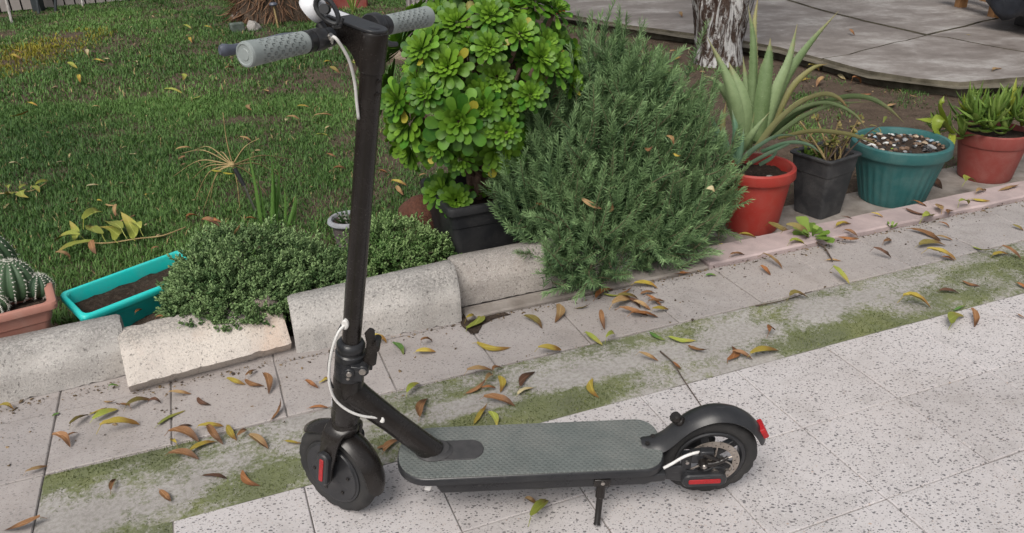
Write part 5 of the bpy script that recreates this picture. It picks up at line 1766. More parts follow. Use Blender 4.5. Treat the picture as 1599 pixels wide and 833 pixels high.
# small-leaved cushions
def cushion(name, c, lobes, n, mat, lab, leaf, seed, whorl=7, cat='bush'):
    t = tag(empty(name, c), lab, cat)
    g = np.random.default_rng(seed)
    A, tints = [], []
    W = np.array([l[3]*l[4]*l[6] for l in lobes]); W = W/W.sum()
    sh = []
    for l, wt in zip(lobes, W):
        m = int(n*wt)
        d = g.normal(size=(m, 3)); d[:, 2] = np.abs(d[:, 2])*1.0 - .15
        d /= np.linalg.norm(d, axis=1, keepdims=True)
        s = g.uniform(.80, 1.03, m)[:, None]
        lump = np.array([1+.20*mnoise.noise(Vector(x*3.2)+Vector((seed, 0, 0)))+.10*mnoise.noise(Vector(x*8)+Vector((seed, 3, 0))) for x in d])[:, None]
        p = np.array(l[:3]) + d*s*lump*np.array(l[3:6])
        ok = p[:, 2] > .0
        sh.append((p[ok], d[ok], s[ok, 0]))
    P = np.concatenate([x[0] for x in sh]); D = np.concatenate([x[1] for x in sh]); S = np.concatenate([x[2] for x in sh])
    rot = np.array(Matrix.Rotation(TH, 3, 'Z'))
    P = P @ rot.T; D = D @ rot.T
    # each shoot: whorl leaves
    m = len(P)
    ax_ = D + g.normal(size=(m, 3))*.35 + np.array([0, 0, .35]); ax_ /= np.linalg.norm(ax_, axis=1, keepdims=True)
    ref = np.cross(ax_, g.normal(size=(m, 3))); ref /= np.linalg.norm(ref, axis=1, keepdims=True)
    b2 = np.cross(ax_, ref)
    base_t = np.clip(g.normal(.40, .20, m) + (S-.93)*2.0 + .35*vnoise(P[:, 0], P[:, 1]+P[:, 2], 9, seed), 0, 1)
    dirs, ups, loc, sc, ti = [], [], [], [], []
    for k in range(whorl):
        az = 2.4*k; lvl = k/whorl
        d = ref*math.cos(az) + b2*math.sin(az)
        dirs.append(d*(1.0-.55*lvl) + ax_*(.25+.9*lvl)); ups.append(ax_)
        loc.append(P + ax_*(lvl-.6)*leaf[0]*1.5)
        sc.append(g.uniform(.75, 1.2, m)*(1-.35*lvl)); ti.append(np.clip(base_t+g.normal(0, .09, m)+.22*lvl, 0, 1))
    v, f = blade_geo(leaf[0], leaf[1], leaf[0]*.03, .5, 3, 'lance', .2)
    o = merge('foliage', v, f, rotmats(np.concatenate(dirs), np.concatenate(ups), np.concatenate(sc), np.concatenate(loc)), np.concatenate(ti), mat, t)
    o['kind'] = 'stuff'
    mb = MB()
    for k in range(40):
        q = P[g.integers(m)]
        mb.tube([(q[0]*.08, q[1]*.08, -.02), (q[0]*.55, q[1]*.55, q[2]*.6), tuple(q*.97)], [.004, .003, .0015], 5)
    o = mb.build('twigs', M['twig'], t, smooth=180); o.name = 'twig_mass'; o['kind'] = 'stuff'
    return t
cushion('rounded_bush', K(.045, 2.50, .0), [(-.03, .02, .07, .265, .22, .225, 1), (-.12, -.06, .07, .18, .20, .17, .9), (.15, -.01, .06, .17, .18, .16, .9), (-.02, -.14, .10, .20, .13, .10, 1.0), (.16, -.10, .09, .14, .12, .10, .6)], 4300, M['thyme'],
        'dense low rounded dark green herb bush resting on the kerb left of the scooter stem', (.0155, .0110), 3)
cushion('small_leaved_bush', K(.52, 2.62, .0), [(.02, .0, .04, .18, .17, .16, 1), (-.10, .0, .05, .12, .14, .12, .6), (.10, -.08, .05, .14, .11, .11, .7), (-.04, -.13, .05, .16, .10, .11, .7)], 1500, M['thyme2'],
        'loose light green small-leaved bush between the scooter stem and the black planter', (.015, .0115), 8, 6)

# aloe in the red pot
aloe = tag(empty('aloe_plant', RP + Vector((0, 0, .22))), 'tall spiky grey-green aloe with long drooping leaves in the bright red pot', 'succulent')
def px_leaf(parent, pts, w0, thick, up, mat, name='leaf', prof='taper', n=5):
    """pts: (px, py, Y)"""
    path = smoothpath([atY(*p)-parent.location for p in pts], n)
    mb = MB(); leaf_along(mb, path, w0, thick, up, prof, None, .0045 if w0 > .021 else 0)
    o = mb.build(name, mat, parent, smooth=60)
    return o
YA = RP.y
AL = [([(1164, 232, YA+.01), (1160, 170, YA+.00), (1150, 130, YA+.02), (1138, 97, YA+.05)], .070, .020, (0, 1, .2), 'aloe'),
 ([(1158, 225, YA), (1147, 160, YA-.02), (1131, 112, YA), (1104, 58, YA+.03)], .050, .018, (.3, 1, .2), 'aloe'),
 ([(1166, 215, YA+.04), (1167, 150, YA+.06), (1160, 88, YA+.09)], .042, .014, (0, 1, .1), 'aloe'),
 ([(1174, 215, YA+.03), (1176, 130, YA+.05), (1176, 60, YA+.07), (1168, 8, YA+.1)], .036, .013, (0, 1, .1), 'aloe'),
 ([(1176, 205, YA+.06), (1178, 110, YA+.08), (1178, 40, YA+.1), (1185, -12, YA+.12)], .030, .012, (0, 1, .1), 'aloe_old'),
 ([(1184, 220, YA), (1192, 150, YA+.01), (1200, 95, YA+.03), (1203, 60, YA+.05)], .062, .018, (0, 1, .1), 'aloe'),
 ([(1190, 215, YA+.02), (1212, 145, YA+.03), (1232, 95, YA+.05), (1245, 38, YA+.07)], .056, .017, (-.2, 1, .1), 'aloe'),
 ([(1192, 210, YA+.05), (1224, 130, YA+.06), (1262, 72, YA+.08), (1309, 18, YA+.12)], .054, .016, (-.4, 1, .1), 'aloe'),
 ([(1200, 190, YA+.06), (1222, 130, YA+.09), (1246, 90, YA+.1), (1275, 62, YA+.12)], .034, .012, (-.4, 1, .1), 'aloe_old'),
 ([(1180, 232, YA-.04), (1215, 185, YA-.06), (1252, 156, YA-.06), (1285, 146, YA-.05), (1308, 153, YA-.05), (1324, 169, YA-.05)], .066, .018, (-.3, .4, 1), 'aloe_old'),
 ([(1200, 212, YA), (1250, 172, YA+.00), (1310, 152, YA+.02), (1352, 152, YA+.03), (1385, 168, YA+.03), (1412, 192, YA+.03)], .056, .016, (-.1, .5, 1), 'aloe'),
 ([(1205, 216, YA-.02), (1255, 180, YA-.03), (1305, 163, YA-.02), (1362, 159, YA+.0)], .050, .014, (-.1, .5, 1), 'aloe'),
 ([(1160, 248, YA-.08), (1185, 226, YA-.12), (1215, 211, YA-.12), (1250, 213, YA-.12)], .040, .013, (-.2, .4, 1), 'aloe_blue'),
 ([(1168, 256, YA-.09), (1205, 236, YA-.13), (1232, 224, YA-.13), (1249, 217, YA-.12)], .038, .012, (-.2, .4, 1), 'aloe_blue'),
 ([(1128, 240, YA-.08), (1122, 214, YA-.10), (1106, 172, YA-.10)], .036, .012, (.3, 1, .2), 'aloe_blue'),
 ([(1147, 245, YA-.10), (1150, 210, YA-.12), (1143, 172, YA-.10)], .034, .012, (.1, 1, .2), 'aloe_blue'),
 ([(1126, 235, YA-.03), (1128, 200, YA-.04), (1134, 158, YA-.03)], .026, .010, (.1, 1, .2), 'aloe_old'),
 ([(1156, 240, YA-.06), (1176, 208, YA-.10), (1202, 175, YA-.10)], .036, .012, (-.2, 1, .3), 'aloe'),
 ([(1152, 256, YA-.12), (1157, 230, YA-.13), (1162, 200, YA-.12)], .026, .010, (0, 1, .2), 'aloe_blue'),
 ([(1138, 252, YA-.11), (1134, 225, YA-.12), (1128, 196, YA-.11)], .026, .010, (0, 1, .2), 'aloe_blue'),
 ([(1215, 215, YA-.02), (1265, 204, YA-.05), (1318, 208, YA-.06), (1352, 218, YA-.06), (1372, 228, YA-.05)], .040, .012, (-.1, .5, 1), 'aloe_old'),
 ([(1180, 225, YA+.03), (1186, 150, YA+.06), (1190, 110, YA+.08), (1193, 92, YA+.09)], .034, .012, (0, 1, .1), 'aloe'),
 ([(1205, 200, YA+.05), (1235, 140, YA+.08), (1268, 108, YA+.10), (1292, 100, YA+.11)], .034, .012, (-.4, 1, .1), 'aloe_old'),
 ([(1155, 210, YA+.03), (1140, 160, YA+.04), (1118, 128, YA+.05), (1098, 118, YA+.05)], .034, .012, (.4, 1, .1), 'aloe'),
 ([(1190, 236, YA-.09), (1230, 222, YA-.13), (1262, 226, YA-.13), (1282, 240, YA-.12)], .034, .011, (-.1, .5, 1), 'aloe_blue'),
 ([(1195, 205, YA-.04), (1240, 172, YA-.06), (1288, 160, YA-.05), (1330, 176, YA-.04), (1352, 200, YA-.04)], .038, .012, (-.1, .5, 1), 'aloe'),
 ([(1150, 250, YA-.11), (1128, 232, YA-.13), (1112, 228, YA-.12)], .026, .010, (0, .4, 1), 'aloe_blue'),
 ([(1170, 240, YA), (1172, 215, YA-.03), (1178, 175, YA-.04)], .022, .010, (0, 1, .2), 'aloe'),
 ([(1186, 258, YA-.07), (1206, 246, YA-.08), (1216, 232, YA-.07)], .020, .008, (0, 1, .4), 'aloe_blue')]
for pts, w_, th, up, mt in AL: px_leaf(aloe, pts, w_, th, Vector(up), M[mt])
def teeth(parent): pass
rock(RP + Vector((.02, -.09, .222)), .022, M['rock'], 31, 'pale stone on the soil of the bright red pot', .8)
rock(RP + Vector((-.02, -.075, .222)), .017, M['rock'], 35, 'smaller pale stone beside the other one in the bright red pot', .8)

# straggly plant in the square black pot
B0 = BPc + Vector((0, 0, .228))
ger = tag(empty('straggly_plant', B0), 'straggly half-dry plant with bare stems in the square black pot', 'plant')
rg = random.Random(4)
mb = MB(); lt = MB()
for k in range(17):
    b = Vector((rg.uniform(-.03, .05), rg.uniform(-.05, .02), 0))
    az = rg.uniform(0, 6.28); L = rg.uniform(.11, .25); lean = rg.uniform(.15, 1.0)
    e = b + Vector((math.cos(az)*lean*L, math.sin(az)*lean*L*.7, L*rg.uniform(.55, 1)))
    path = smoothpath([b, b.lerp(e, .5)+Vector((rg.uniform(-.01, .01), rg.uniform(-.01, .01), .02)), e], 4)
    s_ = MB().tube(path, [.0042-.002*i/8 for i in range(9)], 6).build('stem', M['straw'] if k % 3 else M['twig'], ger, smooth=180)
    for _ in range(8):
        p = path[rg.randrange(4, 9)]
        d = Vector((rg.gauss(0, 1), rg.gauss(0, 1), rg.gauss(.2, .8))).normalized()
        lt.tint = rg.random()
        lt.add(*blade_geo(rg.uniform(.018, .032), rg.uniform(.012, .022), .001, rg.uniform(-.8, .8), 4, 'spoon', .3), frame(p, d, (0, 0, 1)))
o = lt.build('leaves', leafmat('straggly_leaf', (.14, .20, .03), (.38, .27, .12), .6, .15), ger, smooth=60); o.name = 'leaf_cluster'; o['kind'] = 'stuff'
mb = MB()
for k in range(90):
    a, r_ = rg.uniform(0, 6.28), .085*math.sqrt(rg.random())
    mb.tint = rg.random()
    p = Vector((-.03+r_*math.cos(a)*.8, .03+r_*math.sin(a)*.6, .005))
    d = Vector((rg.gauss(0, .7), rg.gauss(0, .7), rg.uniform(.2, 1.2))).normalized()
    mb.add(*blade_geo(rg.uniform(.02, .045), rg.uniform(.012, .02), .001, rg.uniform(-.5, .8), 4, 'spoon', .3), frame(p, d, (0, 0, 1)))
o = mb.build('low_leaves', M['weed'].copy() if False else leafmat('low_leaf', (.06, .13, .02), (.19, .30, .05), .5, .15), ger, smooth=60); o.name = 'undergrowth'; o['kind'] = 'stuff'

# spiky succulents in the far right pot
W0 = WP + Vector((0, 0, .205))
suc = tag(empty('spiky_succulent', W0), 'crowded green spiky succulent rosettes, some trailing left, in the brownish-red pot', 'succulent')
sv = []
for b, c in ((.3, .45), (.6, .45), (-.25, .4), (.9, .4)):
    mb = MB(); pth = [Vector((math.sin(b*t/8)/b*1.0 if abs(b) > .01 else t/8, 0, (1-math.cos(b*t/8))/b)) for t in range(9)]
    leaf_along(mb, pth, .20, .075, Vector((0, 0, 1)).cross(Vector((0, 0, 0))) + Vector((0, 0, 1)), 'taper')
    sv.append(mb.mesh('leaf', M['succ'], 60))
svy = [m.copy() for m in sv]
for m in svy: m.materials[0] = M['succ_y']
rs_ = random.Random(21)
heads = [(0, 0, .06, .11)] + [(rs_.uniform(-.15, .18), rs_.uniform(-.11, .12), rs_.uniform(.02, .10), rs_.uniform(.085, .12)) for _ in range(20)] + [(.26, .02, .05, .11), (.30, -.03, .03, .10), (.10, -.10, .06, .10), (-.08, -.11, .05, .095), (-.15, -.02, -.01, .09), (-.20, .02, .02, .085), (-.24, .04, .0, .08), (.17, -.02, .02, .09), (.21, .04, .04, .10), (-.17, .08, .03, .09)]
cnt = 0
for hx, hy, hz, L in heads:
    ax0 = Vector((hx*1.6+rs_.gauss(0, .2), hy*1.0-.05, .85)).normalized()
    x = ax0.orthogonal().normalized()
    for k in range(10):
        if cnt >= 296: break
        t = k/9
        az = k*2.4
        d = (x*math.cos(az) + ax0.cross(x)*math.sin(az))
        dr = (ax0*(1-.75*t)+d*(.22+.75*t)).normalized()
        me = rs_.choice(svy) if rs_.random() < .09 else rs_.choice(sv)
        link('leaf', me, suc, frame(Vector((hx, hy, hz))+ax0*.035*(1-t), dr, ax0) @ Matrix.Scale(L*rs_.uniform(.9, 1.3), 4)); cnt += 1
for pts, w_ in (([(1480, 195, WP.y), (1455, 190, WP.y-.06), (1430, 186, WP.y-.05)], .045), ([(1488, 205, WP.y-.05), (1468, 185, WP.y-.12), (1462, 205, WP.y-.14), (1478, 222, WP.y-.13), (1485, 212, WP.y-.12)], .045),
                ([(1487, 210, WP.y-.06), (1484, 225, WP.y-.13), (1475, 235, WP.y-.14), (1456, 240, WP.y-.15)], .030), ([(1478, 190, WP.y-.02), (1470, 165, WP.y-.06), (1474, 150, WP.y-.05)], .035)):
    px_leaf(suc, pts, w_, .018, Vector((0, -.5, 1)), M['succ_y'])

# ribbed cacti in the terracotta planter
def cactus(name, c, r, h, ribs, lab, tilt=(0, 0)):
    t = tag(empty(name, c), lab, 'cactus')
    t.rotation_euler = (tilt[0], tilt[1], 0)
    prof = [(r*math.sin(PI*(.06+.94*k/16)**.9) if k else r*.4, h*(1-math.cos(PI*k/16))/2) for k in range(17)]
    prof[-1] = (0.004, h*.97)
    mod = lambda g, z: 1 + .085*(abs(math.cos(g*ribs/2))-.62)*2
    MB().lathe(prof, ribs*8, None, mod=mod).build('body', M['cactus'], t, smooth=180)
    sp = MB()
    for i in range(ribs):
        g = 2*PI*i/ribs
        for k in range(3, 16):
            rr, z = prof[k]; rr *= 1.065
            p = Vector((rr*math.cos(g), rr*math.sin(g), z))
            n = Vector((math.cos(g)*math.sin(PI*k/16), math.sin(g)*math.sin(PI*k/16), -math.cos(PI*k/16))).normalized()
            q = n.orthogonal().normalized(); q2 = n.cross(q)
            sp.add([p+q*.0028+n*.0005, p+q2*.0028+n*.0005, p-q*.0028+n*.0005, p-q2*.0028+n*.0005, p+n*.003], [(0, 1, 4), (1, 2, 4), (2, 3, 4), (3, 0, 4)])
            for _ in range(4):
                d = (n+Vector((random.gauss(0, .7), random.gauss(0, .7), random.gauss(0, .7)))).normalized()
                e = p+d*random.uniform(.006, .012); s1 = d.orthogonal().normalized()*.0005
                sp.add([p+s1, p-s1, e], [(0, 1, 2)])
    o = sp.build('spines', M['spine'], t, smooth=0); o.name = 'spine_cover'; o['kind'] = 'stuff'
cz = .165
def cpos(px, py, z): return at(px, py, z)
cactus('ribbed_cactus', cpos(22, 468, cz), .066, .125, 13, 'largest ribbed round cactus, in the middle of the terracotta planter', (R(-8), R(4)))
cactus('ribbed_cactus', cpos(6, 442, cz)+Vector((-.02, .03, 0)), .060, .165, 12, 'taller ribbed cactus at the back of the terracotta planter', (R(3), R(-4)))
cactus('ribbed_cactus', cpos(56, 462, cz), .046, .070, 11, 'low flattened ribbed cactus near the right end of the terracotta planter', (R(-10), R(14)))
cactus('ribbed_cactus', cpos(-4, 488, cz), .034, .055, 10, 'smallest ribbed cactus at the left edge of the terracotta planter')

# striped little plant in the grey bowl
hw = tag(empty('striped_plant', GB + Vector((0, 0, .105))), 'small white-striped spiky plant in the stone-grey bowl', 'succulent')
for k in range(16):
    az = k*2.4; el = R(20+55*(1-k/16))
    L = random.uniform(.045, .065) if k else .095
    mb = MB(); mb.add(*blade_geo(L, .012, .006, .4, 8, 'taper', .3))
    mb.mi = [1 if (i//4) % 2 and k < 5 else 0 for i in range(len(mb.f))]
    o = mb.build('leaf', [M['dark_leaf'], M['rock']], hw, Matrix.Translation((.02*math.cos(az), .02*math.sin(az), 0)) @ Euler((0, -el, az)).to_matrix().to_4x4(), smooth=60)

# iris blades and the dried umbel on its dark rod
ir = tag(empty('iris_clump', at(432, 352)), 'few tall upright green blades behind the rounded bush', 'plant')
for (bx, by, tx, ty, w_) in ((408, 352, 385, 224, .011), (424, 355, 424, 250, .010), (428, 350, 437, 258, .012), (432, 352, 421, 228, .009), (449, 355, 461, 306, .010), (458, 352, 462, 300, .009), (445, 350, 443, 282, .008), (414, 350, 398, 262, .008)):
    b = at(bx, by); e = atY(tx, ty, b.y+.03)
    path = smoothpath([b-ir.location, b.lerp(e, .5)-ir.location+Vector((.004, 0, .0)), e-ir.location], 5)
    mb = MB(); leaf_along(mb, path, w_*1.5, .003, Vector((.2, 1, .1)), 'taper')
    mb.build('blade', M['iris'], ir, smooth=60)
rb, rt_ = at(404, 338), None
tip = atY(363, 258, rb.y+.02)
rod = tag(empty('garden_stake', rb), 'thin grey rod with a black grip stuck in the lawn behind the rounded bush', 'stake')
MB().tube([(0, 0, -.02), tuple((atY(381, 290, rb.y+.012)-rb))], .0045, 8).build('rod', M['steel'], rod)
MB().tube([tuple((atY(381, 290, rb.y+.012)-rb)), tuple((atY(366, 263, rb.y+.02)-rb))], [.009, .010], 12).build('handgrip', M['blackplastic'], rod)
um = tag(empty('dried_umbel', tip), 'dried straw-coloured flower head with drooping stalks above the black-gripped rod', 'dried plant')
for (ex, ey, zz, sag) in ((270, 276, .03, .05), (283, 240, .10, .04), (300, 236, .06, .05), (304, 313, .03, .05), (318, 327, .03, .06), (327, 318, .05, .05), (375, 328, .03, .03), (420, 309, .04, .04), (452, 249, .12, .03), (447, 281, .06, .04), (348, 176, None, 0), (300, 280, .05, .03), (405, 216, None, .02), (340, 240, .15, .03), (425, 262, .08, .03), (310, 262, .08, .02)):
    e = (at(ex, ey, zz) if zz is not None else atY(ex, ey, tip.y+.02)) - tip
    m1 = e*.5 + Vector((random.uniform(-.01, .01), 0, sag))
    MB().tube(smoothpath([(0, 0, 0), m1, e], 5), [.0026]*6+[.0016]*5, 5).build('stalk', M['straw'], um, smooth=180)
MB().lathe([(0, -.012), (.010, -.006), (.012, .004), (.006, .014), (0, .016)], 10).build('node', M['straw'], um)
for (px, py) in ((330, 266), (348, 270)):
    MB().add(*blade_geo(.05, .018, .002, .6, 4, 'lance', .3)).build('bract', M['aeo_old'], um, frame(atY(px, py, tip.y)-tip, (.8, -.2, -.3), (0, 0, 1)), smooth=60)

# ================================================================== GRASS
def density(x, y):
    base = np.interp(x, [-2.4, -1.2, -.6, .2, .9, 1.4], [.86, .68, .45, .33, .14, .09])
    base = base + .35*np.clip((3.9-y)/.6, 0, 1)*np.clip((-.15-x)/.3, 0, 1)
    n = vnoise(x, y, 1.7, 2.0)*.60 + vnoise(x, y, 4.5, 5.0)*.65
    return base + n
g = np.random.default_rng(17)
def lawn(n, x0, x1, y0, y1, hgt, wid):
    x = g.uniform(x0, x1, n); y = g.uniform(y0, y1, n)
    u, v = x*CT+y*ST, -x*ST+y*CT
    lim = np.where(u > .9, 2.78, 2.42)
    lim = np.where(u > 1.5, 2.62, lim)
    ok = (v > lim) & (np.abs(x) < (y+.6)*.80+.3)
    # not on the patio
    pe = np.interp(x, [.3, .58, 1.4, 1.9, 2.4, 2.9, 3.7], [9.5, 7.8, 6.4, 5.75, 5.25, 4.95, 4.85])
    ok &= ~((x > .3) & (y > pe-.03))
    # fence
    ok &= ((x-fa.x)*fn.x + (y-fa.y)*fn.y) < -.02
    # dark bed of soil right behind the kerb
    bed = (v < 2.64) & (u > -.34) & (u < .75)
    ok &= ~bed
    x, y = x[ok], y[ok]
    dn = density(x, y)
    keep = g.uniform(0, 1, len(x)) < np.clip(dn*1.15-.12, 0.015, 1)
    return x[keep], y[keep], dn[keep]
parts = []
for (n, x0, x1, y0, y1, hg, wd) in ((150000, -2.6, 2.6, 2.3, 3.7, .029, .0020), (170000, -3.8, 2.6, 3.7, 5.3, .031, .0022), (190000, -6.0, 2.4, 5.3, 10.8, .036, .0034)):
    x, y, dn = lawn(n, x0, x1, y0, y1, hg, wd)
    m = len(x)
    uu, v2 = x*CT+y*ST, -x*ST+y*CT
    z = np.array([gz(a, b) for a, b in zip(uu, v2)]) - .004
    z = np.where((uu > 1.55) & (v2 < 2.95), z-.055, z)
    az = g.uniform(0, 2*PI, m); h = hg*g.uniform(.55, 1.35, m)*np.clip(.55+.5*dn, .5, 1.1)
    lean = g.uniform(.15, 1.1, m)*h
    wx = wd*g.uniform(.7, 1.3, m)
    dx, dy = np.cos(az), np.sin(az)
    sx, sy = -dy, dx
    B0_ = np.stack([x-sx*wx, y-sy*wx, z], 1); B1_ = np.stack([x+sx*wx, y+sy*wx, z], 1)
    M0_ = np.stack([x+dx*lean*.35-sx*wx*.8, y+dy*lean*.35-sy*wx*.8, z+h*.6], 1); M1_ = np.stack([x+dx*lean*.35+sx*wx*.8, y+dy*lean*.35+sy*wx*.8, z+h*.6], 1)
    T_ = np.stack([x+dx*lean, y+dy*lean, z+h*g.uniform(.75, 1.0, m)], 1)
    big = vnoise(x, y, 1.1, 8.0)
    tint = np.clip(g.normal(.42, .20, m)+big*.45, 0, 1)
    # patch of yellow-coloured blades in the far left corner
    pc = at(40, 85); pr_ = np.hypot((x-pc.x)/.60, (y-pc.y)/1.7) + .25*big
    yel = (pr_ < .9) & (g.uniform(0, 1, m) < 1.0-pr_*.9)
    straw = (g.uniform(0, 1, m) < .014)
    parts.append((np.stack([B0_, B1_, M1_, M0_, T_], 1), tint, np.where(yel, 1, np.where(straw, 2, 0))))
V = np.concatenate([p[0] for p in parts]); tint = np.concatenate([p[1] for p in parts]); kd = np.concatenate([p[2] for p in parts])
Nb = len(V)
me = bpy.data.meshes.new('lawn_grass')
me.vertices.add(Nb*5); me.vertices.foreach_set('co', V.ravel())
lo = (np.array([0, 1, 2, 3, 3, 2, 4])[None, :] + (np.arange(Nb)*5)[:, None]).ravel()
me.loops.add(len(lo)); me.loops.foreach_set('vertex_index', lo.astype(np.int32))
tot = np.tile(np.array([4, 3]), Nb)
me.polygons.add(len(tot)); me.polygons.foreach_set('loop_start', np.concatenate([[0], np.cumsum(tot)[:-1]]).astype(np.int32)); me.polygons.foreach_set('loop_total', tot.astype(np.int32))
me.attributes.new('tint', 'FLOAT', 'FACE').data.foreach_set('value', np.repeat(tint, 2))
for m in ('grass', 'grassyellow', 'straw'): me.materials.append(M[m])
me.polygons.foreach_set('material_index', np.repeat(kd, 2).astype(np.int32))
me.update(calc_edges=True)
tag(link('lawn_grass', me), 'short uneven green lawn grass with bare brown patches', 'grass', kind='stuff')

# ================================================================== FALLEN LEAVES AND LITTER
# (x, y of the stalk end, x, y of the tip, colour, where it lies)
WHERE = {
 'A': 'on paving by the leftmost kerb block', 'B': 'on paving below the tilted kerb block', 'C': 'on paving right of the scooter stem',
 'D': 'on moss left of the front wheel', 'E': 'on moss behind the scooter deck', 'H': 'on moss right of the rear mudguard',
 'J': 'on paving below the set-back kerb', 'W': 'in the dry heap below the rosemary', 'X': 'on paving around the rosemary edge',
 'Q': 'below the square black pot', 'T': 'on paving below the green pot', 'S': 'on the pink kerb slab', 'G': 'on the ledge behind the pink slab',
 'F': 'on paving in front of the scooter', 'R': 'on speckled paving at the right', 'V': 'beside the front wheel and deck',
 'L': 'on the lawn left of the handlebar', 'N': 'on lawn behind the turquoise trough', 'O': 'on lawn around the dried flower head', 'P': 'on lawn just left of the scooter stem', 'Z': 'on lawn right of the scooter stem',
 'U': 'on the top of the rounded bush', 'M': 'on the soil beside the turquoise trough', 'Y': 'caught in the rosemary', 'K': 'on bare earth behind the aloe', 'I': 'on the concrete patio'}
